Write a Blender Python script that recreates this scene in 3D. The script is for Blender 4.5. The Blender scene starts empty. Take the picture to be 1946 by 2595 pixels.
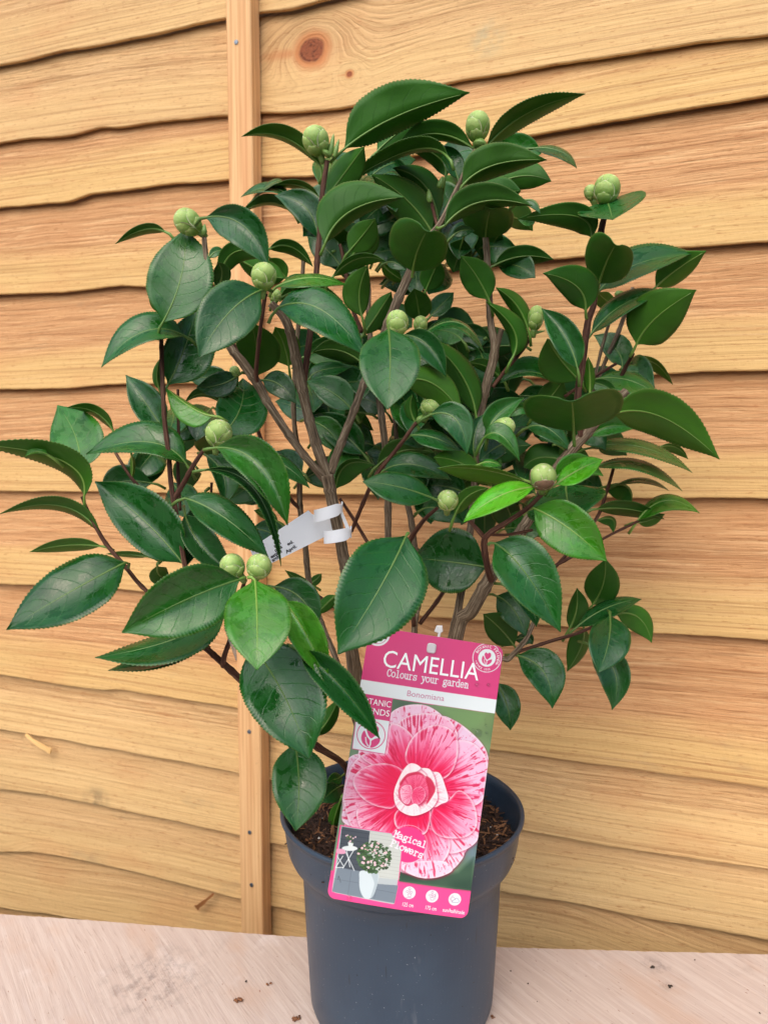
import bpy, bmesh, math, random
import numpy as np
from mathutils import Vector, Matrix, noise as mnoise

# ------------------------------------------------------------------ camera, sky, sun, exposure
scene = bpy.context.scene
PITCH = math.radians(4.7)
CAM = Vector((0.0, -0.656, 0.509))
FWD = Vector((0, math.cos(PITCH), -math.sin(PITCH)))
RIGHT = Vector((1, 0, 0))
UP = Vector((0, math.sin(PITCH), math.cos(PITCH)))
cam_data = bpy.data.cameras.new('camera')
cam = bpy.data.objects.new('camera', cam_data)
scene.collection.objects.link(cam)
cam.location = CAM
cam.rotation_euler = (math.radians(90) - PITCH, 0, 0)
cam_data.sensor_fit = 'VERTICAL'
cam_data.sensor_height = 36.0
cam_data.lens = 36.0 * 1600.0 / 2212.0
cam_data.clip_start = 0.02
cam_data.clip_end = 100
cam_data.dof.use_dof = True
cam_data.dof.focus_distance = 0.60
cam_data.dof.aperture_fstop = 9.0
scene.camera = cam

SUN_EL, SUN_AZ = math.radians(52), math.radians(205)     # azimuth clockwise from +Y: behind the camera, a little left
world = bpy.data.worlds.new('World')
scene.world = world
world.use_nodes = True
wn = world.node_tree.nodes
sky = wn.new('ShaderNodeTexSky')
sky.sky_type = 'NISHITA'
sky.sun_disc = False
sky.sun_elevation = SUN_EL
sky.sun_rotation = SUN_AZ
sky.air_density = 1.0
sky.dust_density = 4.0
sky.ozone_density = 0.6
wn['Background'].inputs[1].default_value = 0.15
world.node_tree.links.new(sky.outputs[0], wn['Background'].inputs[0])
sun_data = bpy.data.lights.new('sun', 'SUN')
sun_data.energy = 1.5
sun_data.angle = math.radians(80)
sun_data.color = (1.0, 0.985, 0.96)
sun = bpy.data.objects.new('sun', sun_data)
scene.collection.objects.link(sun)
sd = Vector((math.sin(SUN_AZ) * math.cos(SUN_EL), math.cos(SUN_AZ) * math.cos(SUN_EL), math.sin(SUN_EL)))
sun.rotation_euler = sd.to_track_quat('Z', 'Y').to_euler()
scene.view_settings.view_transform = 'Standard'
scene.view_settings.look = 'None'
scene.view_settings.gamma = 1.0
scene.view_settings.use_curve_mapping = False
scene.view_settings.exposure = 0.42

# ------------------------------------------------------------------ helpers
C = scene.collection
rnd = random.Random(7)

def srgb(r, g, b):
    def f(c):
        c /= 255.0
        return c / 12.92 if c <= 0.04045 else ((c + 0.055) / 1.055) ** 2.4
    return (f(r), f(g), f(b), 1.0)

def mesh_obj(name, verts, faces, mat=None, parent=None, smooth=True, uvs=None, mats=None, fmat=None):
    me = bpy.data.meshes.new(name)
    me.from_pydata([tuple(v) for v in verts], [], faces)
    if mats:
        for m in mats:
            me.materials.append(m)
        if fmat is not None:
            me.polygons.foreach_set('material_index', fmat)
    elif mat:
        me.materials.append(mat)
    if uvs is not None:
        ul = me.uv_layers.new(name='UVMap')
        li = np.empty(len(me.loops), dtype=np.int32)
        me.loops.foreach_get('vertex_index', li)
        ul.data.foreach_set('uv', np.asarray(uvs, dtype=np.float32)[li].ravel())
    if smooth:
        me.polygons.foreach_set('use_smooth', [True] * len(me.polygons))
    me.update()
    o = bpy.data.objects.new(name, me)
    C.objects.link(o)
    if parent is not None:
        o.parent = parent
    return o

def link_mesh(name, me, parent=None):
    o = bpy.data.objects.new(name, me)
    C.objects.link(o)
    o.parent = parent
    return o

def thing(name, label, cat, group=None, loc=(0, 0, 0)):
    o = bpy.data.objects.new(name, None)
    o.empty_display_size = 0.02
    C.objects.link(o)
    o.location = loc
    tag(o, label, cat, group)
    return o

def tag(o, label, cat, group=None):
    o['label'] = label
    o['category'] = cat
    if group:
        o['group'] = group
    return o

class Mat:
    """small node builder"""
    def __init__(self, name):
        self.m = bpy.data.materials.new(name)
        self.m.use_nodes = True
        self.nt = self.m.node_tree
        self.b = self.nt.nodes['Principled BSDF']
        self.out = self.nt.nodes['Material Output']
    def n(self, t, **kw):
        nd = self.nt.nodes.new('ShaderNode' + t)
        for k, v in kw.items():
            setattr(nd, k, v)
        return nd
    def l(self, a, b):
        self.nt.links.new(a, b)
    def setin(self, nd, idx, v):
        if hasattr(v, 'is_output') or isinstance(v, bpy.types.NodeSocket):
            self.l(v, nd.inputs[idx])
        else:
            nd.inputs[idx].default_value = v
    def math(self, op, a, b=0.0, c=0.0, clamp=False):
        nd = self.n('Math', operation=op, use_clamp=clamp)
        self.setin(nd, 0, a); self.setin(nd, 1, b)
        if op in ('MULTIPLY_ADD', 'SMOOTH_MIN', 'COMPARE', 'WRAP'):
            self.setin(nd, 2, c)
        return nd.outputs[0]
    def sstep(self, x, lo, hi, tmin=0.0, tmax=1.0):
        nd = self.n('MapRange', interpolation_type='SMOOTHSTEP')
        self.setin(nd, 0, x); self.setin(nd, 1, lo); self.setin(nd, 2, hi); self.setin(nd, 3, tmin); self.setin(nd, 4, tmax)
        return nd.outputs[0]
    def noise(self, vec, scale=1.0, detail=3.0, rough=0.55, dist=0.0):
        nd = self.n('TexNoise')
        self.l(vec, nd.inputs['Vector'])
        nd.inputs['Scale'].default_value = scale
        nd.inputs['Detail'].default_value = detail
        nd.inputs['Roughness'].default_value = rough
        nd.inputs['Distortion'].default_value = dist
        return nd.outputs[0]
    def xyz(self, x, y, z=0.0):
        nd = self.n('CombineXYZ')
        self.setin(nd, 0, x); self.setin(nd, 1, y); self.setin(nd, 2, z)
        return nd.outputs[0]
    def sep(self, v):
        nd = self.n('SeparateXYZ')
        self.l(v, nd.inputs[0])
        return nd.outputs
    def mix(self, f, a, b, mode='MIX'):
        nd = self.n('Mix', data_type='RGBA', blend_type=mode)
        self.setin(nd, 0, f); self.setin(nd, 6, a); self.setin(nd, 7, b)
        return nd.outputs[2]
    def ramp(self, f, stops, interp='LINEAR'):
        nd = self.n('ValToRGB')
        cr = nd.color_ramp
        cr.interpolation = interp
        while len(cr.elements) < len(stops):
            cr.elements.new(0.5)
        for e, (p, c) in zip(cr.elements, stops):
            e.position = p
            e.color = c
        self.l(f, nd.inputs[0])
        return nd.outputs[0]
    def bump(self, h, strength, dist, normal=None):
        nd = self.n('Bump')
        nd.inputs['Strength'].default_value = strength
        nd.inputs['Distance'].default_value = dist
        self.l(h, nd.inputs['Height'])
        if normal is not None:
            self.l(normal, nd.inputs['Normal'])
        self.l(nd.outputs[0], self.b.inputs['Normal'])
        return nd.outputs[0]
    def col(self, c):
        self.setin(self.b, 'Base Color', c)
    def rough(self, r):
        self.setin(self.b, 'Roughness', r)

# picture measurements -> points in the place.  Crops of the photograph (origin x, y, scale) in its own pixels
CROPS = {'A': (0, 0, 1.705), 'B': (973, 0, 1.705), 'C': (0, 500, 1.705), 'D': (973, 500, 1.705), 'E': (0, 1000, 1.705),
         'F': (973, 1000, 1.705), 'G': (0, 1600, 1.705), 'H': (486, 150, 1.705), 'I': (486, 600, 1.705), 'J': (486, 1000, 1.705),
         'K': (1200, 900, 2.765), 'P': (650, 1650, 2.212), 'L': (800, 1560, 2.765), 'R': (973, 1700, 1.705),
         'S': (0, 0, 0.8525)}
FPX = 1600.0 / 0.8525

def ray(crop, x, y):
    ox, oy, s = CROPS[crop]
    sx = ox + x / s - 973.0
    sy = oy + y / s - 1297.5
    return FWD + RIGHT * (sx / FPX) - UP * (sy / FPX)

def at(crop, x, y, depth):
    """point where the line of sight meets the upright plane Y = depth (metres behind the pot's axis)"""
    d = ray(crop, x, y)
    return CAM + d * ((depth - CAM.y) / d.y)

def mpp(crop, depth):
    return (depth - CAM.y) / FPX / CROPS[crop][2]

def catmull(pts, n, closed=False):
    P = np.asarray(pts, dtype=float)
    m = len(P)
    out = []
    segs = m if closed else m - 1
    for i in range(segs):
        if closed:
            p0, p1, p2, p3 = P[(i - 1) % m], P[i], P[(i + 1) % m], P[(i + 2) % m]
        else:
            p1, p2 = P[i], P[i + 1]
            p0 = P[i - 1] if i > 0 else 2 * p1 - p2
            p3 = P[i + 2] if i + 2 < m else 2 * p2 - p1
        for k in range(n):
            t = k / n
            out.append(0.5 * ((2 * p1) + (-p0 + p2) * t + (2 * p0 - 5 * p1 + 4 * p2 - p3) * t * t + (-p0 + 3 * p1 - 3 * p2 + p3) * t ** 3))
    if not closed:
        out.append(P[-1])
    return np.array(out)

# ------------------------------------------------------------------ materials: wood
def make_wood(name, base, knots=(), stain=None, arches=0.0, rough_top=1.0):
    """sawn softwood: u = metres along the board, v = metres above its lower edge"""
    M = Mat(name)
    uv = M.n('UVMap').outputs[0]
    oi = M.n('ObjectInfo')
    seed = M.math('MULTIPLY', oi.outputs['Random'], 37.0)
    u, v, _ = M.sep(uv)
    # slow drift of the grain
    drift = M.noise(M.xyz(M.math('MULTIPLY', u, 3.0), M.math('MULTIPLY', v, 7.0), seed), 1.0, 2.0)
    vg = M.math('ADD', v, M.math('MULTIPLY', M.math('SUBTRACT', drift, 0.5), 0.018))
    knotmask = None
    ringsum = None
    for (ku, kv, kr) in knots:
        du = M.math('SUBTRACT', u, ku)
        dv = M.math('SUBTRACT', v, kv)
        wob = M.noise(M.xyz(M.math('MULTIPLY', u, 55.0), M.math('MULTIPLY', v, 55.0), 3.0), 1.0, 2.0)
        d2 = M.math('SQRT', M.math('ADD', M.math('POWER', M.math('MULTIPLY', du, 0.9), 2.0), M.math('POWER', dv, 2.0)))
        d2 = M.math('ADD', d2, M.math('MULTIPLY', M.math('SUBTRACT', wob, 0.5), kr * 0.35))
        g = M.math('EXPONENT', M.math('MULTIPLY', M.math('POWER', M.math('DIVIDE', d2, kr * 4.2), 2.0), -1.0))
        side = M.math('MULTIPLY', M.math('SIGN', dv), 1.0)
        # grain flows round the knot: near it the coordinate becomes the distance from it
        vg = M.math('ADD', M.math('MULTIPLY', vg, M.math('SUBTRACT', 1.0, g)), M.math('MULTIPLY', M.math('MULTIPLY', d2, 1.1), g))
        k = M.sstep(d2, kr * 0.8, kr * 1.05, 1.0, 0.0)
        rim = M.math('MULTIPLY', M.sstep(d2, kr * 0.75, kr * 0.98), M.sstep(d2, kr * 1.0, kr * 1.9, 1.0, 0.0))
        tail = M.math('MULTIPLY', M.sstep(M.math('ABSOLUTE', dv), 0.0, kr * 0.6, 1.0, 0.0), M.math('MULTIPLY', M.sstep(du, -kr * 6.0, -kr * 2.0), M.sstep(du, -kr * 0.5, 0.0, 1.0, 0.0)))
        rim = M.math('MAXIMUM', rim, M.math('MULTIPLY', tail, 0.7))
        knotmask = k if knotmask is None else M.math('MAXIMUM', knotmask, k)
        ringsum = rim if ringsum is None else M.math('MAXIMUM', ringsum, rim)
    if arches > 0:
        cu = M.math('DIVIDE', M.math('SUBTRACT', u, 0.22), 0.16)
        par = M.math('EXPONENT', M.math('MULTIPLY', M.math('MULTIPLY', cu, cu), -1.0))
        vg = M.math('SUBTRACT', vg, M.math('MULTIPLY', par, 0.045 * arches))
    # growth rings: broad bands
    band = M.noise(M.xyz(M.math('MULTIPLY', u, 1.1), M.math('MULTIPLY', vg, 150.0), seed), 1.0, 2.0, 0.5, 0.15)
    fine = M.noise(M.xyz(M.math('MULTIPLY', u, 8.0), M.math('MULTIPLY', vg, 520.0), seed), 1.0, 2.0, 0.6)
    ringline = M.sstep(band, 0.5, 0.66)
    # sapwood along the lower (waney) edge, heartwood above
    sapn = M.noise(M.xyz(M.math('MULTIPLY', u, 2.5), M.math('MULTIPLY', v, 25.0), seed), 1.0, 2.0)
    sap = M.sstep(M.math('ADD', v, M.math('MULTIPLY', M.math('SUBTRACT', sapn, 0.5), 0.05)), 0.035, 0.075)
    lo, hi, dk = base
    c = M.mix(sap, lo, hi)
    rip = M.noise(M.xyz(M.math('MULTIPLY', u, 11.0), M.math('MULTIPLY', vg, 250.0), seed), 1.0, 4.0, 0.66, 0.3)
    strip = M.noise(M.xyz(M.math('MULTIPLY', u, 1.6), M.math('MULTIPLY', v, 360.0), seed), 1.0, 1.0)
    inv = M.math('SUBTRACT', 1.0, sap)
    c = M.mix(M.math('MULTIPLY', ringline, M.math('ADD', M.math('MULTIPLY', sap, 0.28), 0.14)), c, dk)
    c = M.mix(M.math('MULTIPLY', M.sstep(fine, 0.48, 0.75), 0.3), c, dk)
    c = M.mix(M.math('MULTIPLY', M.math('MULTIPLY', M.sstep(rip, 0.47, 0.30), sap), 0.62 * rough_top), c, dk)
    c = M.mix(M.math('MULTIPLY', M.math('MULTIPLY', M.sstep(rip, 0.54, 0.70), sap), 0.5 * rough_top), c, srgb(234, 196, 146))
    c = M.mix(M.math('MULTIPLY', M.math('MULTIPLY', M.sstep(strip, 0.52, 0.68), inv), 0.38), c, dk)
    c = M.mix(M.math('MULTIPLY', M.sstep(fine, 0.5, 0.25), 0.22), c, srgb(236, 206, 156))
    # broad blotches, grey weather marks, short brown flecks
    blot = M.noise(M.xyz(M.math('MULTIPLY', u, 8.0), M.math('MULTIPLY', v, 14.0), seed), 1.0, 3.0)
    c = M.mix(M.math('MULTIPLY', M.sstep(blot, 0.5, 0.72), 0.28), c, srgb(200, 142, 94))
    grey = M.noise(M.xyz(M.math('MULTIPLY', u, 11.0), M.math('MULTIPLY', v, 22.0), M.math('ADD', seed, 9.0)), 1.0, 4.0)
    c = M.mix(M.math('MULTIPLY', M.sstep(grey, 0.64, 0.78), 0.35), c, srgb(150, 130, 100))
    fleck = M.noise(M.xyz(M.math('MULTIPLY', u, 90.0), M.math('MULTIPLY', v, 520.0), seed), 1.0, 2.0)
    c = M.mix(M.math('MULTIPLY', M.sstep(fleck, 0.58, 0.74), 0.5), c, srgb(160, 100, 55))
    if stain:
        for (su, sv, sr, sc) in stain:
            dd = M.math('SQRT', M.math('ADD', M.math('POWER', M.math('SUBTRACT', u, su), 2.0), M.math('POWER', M.math('SUBTRACT', v, sv), 2.0)))
            sn = M.noise(M.xyz(M.math('MULTIPLY', u, 60.0), M.math('MULTIPLY', v, 60.0), 1.0), 1.0, 4.0)
            c = M.mix(M.math('MULTIPLY', M.math('MULTIPLY', M.sstep(dd, 0.0, sr, 1.0, 0.0), M.sstep(sn, 0.3, 0.7)), 0.85), c, sc)
    if knotmask is not None:
        c = M.mix(M.math('MULTIPLY', ringsum, 0.75), c, srgb(190, 112, 62))
        kn = M.noise(M.xyz(M.math('MULTIPLY', u, 120.0), M.math('MULTIPLY', v, 120.0), 0.0), 1.0, 3.0, 0.6, 1.5)
        kc = M.ramp(kn, [(0.3, srgb(92, 48, 30)), (0.55, srgb(150, 84, 52)), (0.7, srgb(112, 60, 38))])
        c = M.mix(knotmask, c, kc)
    M.col(c)
    M.rough(0.72)
    M.b.inputs['Specular IOR Level'].default_value = 0.25
    # torn, rippled saw texture on the heartwood; fine lines on the sapwood
    saw = M.noise(M.xyz(M.math('ADD', M.math('MULTIPLY', u, 240.0), M.math('MULTIPLY', v, 60.0)), M.math('MULTIPLY', v, 30.0), seed), 1.0, 2.0)
    h = M.math('ADD', M.math('MULTIPLY', rip, M.math('ADD', M.math('MULTIPLY', sap, 0.8 * rough_top), 0.35)), M.math('MULTIPLY', saw, 0.16))
    h = M.math('ADD', h, M.math('MULTIPLY', band, 0.3))
    M.bump(h, 0.9, 0.0026)
    return M.m

HONEY = (srgb(216, 179, 124), srgb(211, 171, 120), srgb(152, 107, 64))
PINKY = (srgb(213, 175, 115), srgb(205, 155, 107), srgb(148, 97, 58))

# ------------------------------------------------------------------ fence
FA = math.radians(20)
FU = Vector((math.cos(FA), -math.sin(FA), 0))       # along the fence, to the right
FN = Vector((-math.sin(FA), -math.cos(FA), 0))      # out of the fence, towards the plant
FO = Vector((0, 0.305, 0))

def fence_uv(x, y, crop='S', off=0.02):
    d = ray(crop, x, y)
    o = FO + FN * off
    t = (o - CAM).dot(FN) / d.dot(FN)
    p = CAM + d * t
    return (p - FO).dot(FU), p.z

EDGES = [
    [(0, -75), (485, -180), (830, -240), (1659, -400)],
    [(0, 142), (125, 115), (250, 92), (485, 42), (557, 28), (625, 22), (700, 2), (900, -45), (1659, -190)],
    [(0, 309), (75, 300), (150, 295), (200, 283), (225, 275), (250, 278), (350, 262), (490, 252), (565, 245), (625, 246), (700, 239), (750, 232), (830, 210), (974, 180), (1264, 132), (1659, 75)],
    [(0, 450), (150, 437), (200, 420), (275, 412), (350, 400), (495, 389), (565, 382), (675, 384), (800, 355), (985, 320), (1110, 300), (1280, 270), (1659, 209)],
    [(0, 637), (125, 634), (200, 626), (250, 619), (325, 619), (560, 612), (804, 599), (1199, 560), (1484, 536), (1659, 524)],
    [(0, 842), (150, 839), (200, 834), (275, 830), (335, 830), (800, 826), (1410, 810), (1659, 801)],
    [(0, 1061), (210, 1063), (350, 1065), (800, 1070), (1370, 1077), (1659, 1077)],
    [(0, 1262), (200, 1267), (300, 1277), (560, 1296), (920, 1332), (1414, 1367), (1659, 1382)],
    [(0, 1456), (150, 1481), (235, 1491), (260, 1489), (310, 1498), (400, 1511), (515, 1529), (681, 1578), (762, 1588), (1064, 1621), (1254, 1646), (1429, 1669), (1659, 1701)],
    [(0, 1574), (65, 1584), (250, 1619), (515, 1669), (583, 1684), (800, 1728), (1124, 1791), (1279, 1821), (1429, 1844), (1659, 1876)],
    [(0, 1704), (100, 1716), (225, 1741), (400, 1779), (515, 1804), (583, 1819), (800, 1865), (1074, 1921), (1279, 1959), (1429, 1989), (1659, 2029)],
    [(0, 1841), (80, 1839), (150, 1851), (300, 1884), (375, 1904), (520, 1941), (585, 1955), (800, 2005), (1074, 2070), (1659, 2190)],
    [(0, 1959), (180, 1985), (300, 2008), (520, 2060), (800, 2135), (1659, 2340)],
    [(0, 2110), (520, 2225), (1659, 2540)],
]
fence = thing('fence_panel', 'honey-coloured waney-lap wooden fence panel behind the potted shrub', 'fence', loc=tuple(FO + FU * 0.0 + Vector((0, 0, -0.35))))
fence_inv = Matrix.Translation(fence.location).inverted()

def fpt(u, n, z):
    return FO + FU * u + FN * n + Vector((0, 0, z)) - fence.location

US = np.arange(-1.7, 1.15, 0.005)
lines = []
for k, e in enumerate(EDGES):
    pts = sorted(fence_uv(x, y) for x, y in e)
    uu = np.array([p[0] for p in pts]); zz = np.array([p[1] for p in pts])
    # smooth interpolation with small waney wobble
    zi = np.interp(US, uu, zz)
    # beyond the frame follow the mean slope gently
    ker = np.ones(5) / 5
    zi = np.convolve(np.pad(zi, 2, mode='edge'), ker, mode='valid')
    wob = np.array([mnoise.noise(Vector((u * 14, k * 7.3, 0))) * 0.0018 + mnoise.noise(Vector((u * 60, k * 3.1, 5))) * 0.0006 for u in US])
    lines.append(zi + wob)

def board_uv_of(k, crop, x, y):
    u, z = fence_uv(x, y, crop)
    zb = np.interp(u, US, np.convolve(np.pad(lines[k], 50, mode='edge'), np.ones(101) / 101, mode='valid'))
    return u, z - zb

k1 = board_uv_of(2, 'A', 1345, 212)
k1b = board_uv_of(2, 'A', 1510, 320)
k2 = board_uv_of(11, 'G', 4, 1022)
k3 = board_uv_of(8, 'E', 1440, 835)
st1 = board_uv_of(10, 'G', 420, 735)
st2 = board_uv_of(2, 'B', 450, 165)
W_plain = make_wood('wood_honey', HONEY)
W_pink = make_wood('wood_rosy', PINKY)
W_knot1 = make_wood('wood_large_knot', HONEY, knots=[(k1[0], k1[1], 0.0165), (k1b[0], k1b[1], 0.0038)], stain=[(st2[0], st2[1], 0.03, srgb(168, 160, 130))])
W_knot2 = make_wood('wood_dark_knot', HONEY, knots=[(k2[0], k2[1], 0.011)], arches=1.0, rough_top=0.4)
W_knot3 = make_wood('wood_red_knot', PINKY, knots=[(k3[0], k3[1], 0.020)])
W_stain = make_wood('wood_grey_stain', HONEY, stain=[(st1[0], st1[1], 0.035, srgb(120, 105, 80))], rough_top=0.5)
W_arch = make_wood('wood_smooth', HONEY, rough_top=0.4)
board_mats = [W_plain, W_plain, W_knot1, W_pink, W_pink, W_pink, W_pink, W_pink, W_knot3, W_plain, W_stain, W_knot2, W_arch, W_plain]
board_mats[4] = W_pink
for k in range(len(lines)):
    zb = lines[k]
    zt = (lines[k - 1] if k > 0 else zb + 0.14) + 0.024
    zs_ = np.convolve(np.pad(zb, 50, mode='edge'), np.ones(101) / 101, mode='valid')     # grain ignores the waney bumps
    verts, uvs, faces = [], [], []
    NB, NT, TH = 0.0225, 0.0120, 0.0068          # bottom stands proud of the next board, top tucks behind the one above
    prof = [(0.0, NB - TH * 0.95, 0.0010), (0.0, NB - TH * 0.45, 0.0), (0.0, NB - 0.0006, 0.0004), (0.0, NB, 0.0016),
            (0.35, None, 0.0), (0.7, None, 0.0), (0.83, NT + 0.0005, 0.0), (0.90, NT - 0.006, 0.0), (1.0, NT - 0.0085, 0.0), (1.0, NT - 0.0085 - TH * 0.7, 0.0)]
    m = len(prof)
    for i, u in enumerate(US):
        hgt = zt[i] - zb[i]
        for (f, nn, dz) in prof:
            n_ = NB + (NT - NB) * f if nn is None else nn
            z = zb[i] + hgt * f + dz
            if nn is None or f == 0.0:
                n_ += 0.0007 * mnoise.noise(Vector((u * 5, z * 9, k)))
            verts.append(fpt(u, n_, z))
            uvs.append((u, z - zs_[i]))
    for i in range(len(US) - 1):
        for j in range(m):
            a = i * m + j; b = i * m + (j + 1) % m
            faces.append((a, b, b + m, a + m))
    faces.append(tuple(range(m))[::-1])
    faces.append(tuple((len(US) - 1) * m + j for j in range(m)))
    b = mesh_obj('board', verts, faces, board_mats[k], fence, smooth=False, uvs=uvs)

# batten, nails, splinters
def make_batten_mat():
    M = Mat('wood_batten')
    uv = M.n('UVMap').outputs[0]
    u, v, _ = M.sep(uv)
    g = M.noise(M.xyz(M.math('MULTIPLY', u, 240.0), M.math('MULTIPLY', v, 5.0), 2.0), 1.0, 3.0)
    b2 = M.noise(M.xyz(M.math('MULTIPLY', u, 60.0), M.math('MULTIPLY', v, 2.2), 7.0), 1.0, 2.0)
    c = M.mix(M.sstep(g, 0.35, 0.7), srgb(232, 188, 136), srgb(208, 156, 106))
    c = M.mix(M.math('MULTIPLY', M.sstep(b2, 0.45, 0.7), 0.5), c, srgb(206, 142, 96))
    sp = M.noise(M.xyz(M.math('MULTIPLY', u, 120.0), M.math('MULTIPLY', v, 60.0), 3.0), 1.0, 3.0)
    c = M.mix(M.math('MULTIPLY', M.sstep(sp, 0.66, 0.8), 0.4), c, srgb(150, 108, 72))
    M.col(c); M.rough(0.65)
    M.b.inputs['Specular IOR Level'].default_value = 0.25
    M.bump(M.math('ADD', g, M.math('MULTIPLY', sp, 0.4)), 0.35, 0.001)
    return M.m
BATTEN = make_batten_mat()
ub0, _ = fence_uv(488, 20, 'S', 0.046)
ub1, _ = fence_uv(541, 20, 'S', 0.046)
ubx, _ = fence_uv(523, 2000, 'S', 0.046)
verts, uvs, faces = [], [], []
zs = np.arange(-0.33, 1.15, 0.02)
BN0, BN1 = 0.0236, 0.046
ring = [(0.0, BN0), (0.0, BN1 - 0.0015), (0.0015, BN1), (0.5, BN1), (-0.0015, BN1), (1.0, BN1 - 0.0015), (1.0, BN0)]
for z in zs:
    du = 0.0006 * mnoise.noise(Vector((0, z * 9, 3)))
    for q, (f, n_) in enumerate(ring):
        u = ub0 + (ub1 - ub0) * (0 if q < 3 else (0.5 if q == 3 else 1)) + (0.0015 if q == 2 else -0.0015 if q == 4 else 0)
        verts.append(fpt(u + du, n_ + (0.0003 * mnoise.noise(Vector((u * 60, z * 8, 1)))), z))
        uvs.append((u - ub0 + (n_ if q in (0, 6) else 0), z))
m = len(ring)
for i in range(len(zs) - 1):
    for j in range(m):
        a = i * m + j; b_ = i * m + (j + 1) % m
        faces.append((a, b_, b_ + m, a + m))
faces.append(tuple(range(m))[::-1]); faces.append(tuple((len(zs) - 1) * m + j for j in range(m)))
batten = mesh_obj('batten', verts, faces, BATTEN, fence, smooth=False, uvs=uvs)
mm = Mat('nail_steel'); mm.col(srgb(120, 130, 140)); mm.b.inputs['Metallic'].default_value = 0.8; mm.rough(0.45)
nv, nf = [], []
for j in range(12):
    a = j * math.tau / 12
    nv.append((math.cos(a) * 0.0030, math.sin(a) * 0.0030, 0.0)); 
for j in range(12):
    a = j * math.tau / 12
    nv.append((math.cos(a) * 0.0027, math.sin(a) * 0.0027, 0.0009))
nv.append((0, 0, 0.0011))
for j in range(12):
    nf.append((j, (j + 1) % 12, 12 + (j + 1) % 12, 12 + j)); nf.append((12 + j, 12 + (j + 1) % 12, 24))
nail_me = bpy.data.meshes.new('nail'); nail_me.from_pydata(nv, [], nf); nail_me.materials.append(mm.m)
rot = FN.to_track_quat('Z', 'Y').to_matrix().to_4x4()
for (cr, x, y) in [('A', 1022, 183), ('G', 1078, 433), ('G', 1080, 868), ('G', 1088, 1095)]:
    u, z = fence_uv(x, y, cr, 0.046)
    o = link_mesh('nail', nail_me, batten)
    o.matrix_local = Matrix.Translation(fpt(u, BN1 + 0.0002, z)) @ rot
CHIP = Mat('wood_chip'); CHIP.col(srgb(226, 182, 118)); CHIP.rough(0.8)
CHIPD = Mat('wood_chip_brown'); CHIPD.col(srgb(150, 96, 52)); CHIPD.rough(0.8)
def splinter(cr, p, q, w, mat, off):
    (u0, z0), (u1, z1) = fence_uv(*p, cr, off), fence_uv(*q, cr, off)
    verts, faces = [], []
    d = Vector((u1 - u0, z1 - z0)); L = d.length; d /= L; s = Vector((-d.y, d.x))
    n = 7
    for i in range(n):
        t = i / (n - 1)
        wd = w * (0.35 + 0.65 * t) * (1 + 0.25 * math.sin(i * 2.3))
        c0 = Vector((u0, z0)) + d * (L * t)
        nn = off + 0.004 * math.sin(t * 2.6)
        a = c0 + s * wd; b = c0 - s * wd
        verts += [fpt(a.x, nn, a.y), fpt(b.x, nn + 0.0008, b.y), fpt(b.x, nn - 0.0016, b.y), fpt(a.x, nn - 0.0018, a.y)]
    for i in range(n - 1):
        for j in range(4):
            a = i * 4 + j; b = i * 4 + (j + 1) % 4
            faces.append((a, b, b + 4, a + 4))
    faces.append((3, 2, 1, 0)); faces.append(tuple(4 * (n - 1) + j for j in range(4)))
    return mesh_obj('splinter', verts, faces, mat, fence, smooth=False)
splinter('G', (112, 446), (225, 515), 0.0042, CHIP.m, 0.0265)
splinter('G', (922, 1136), (852, 1192), 0.0036, CHIPD.m, 0.0265)

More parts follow.
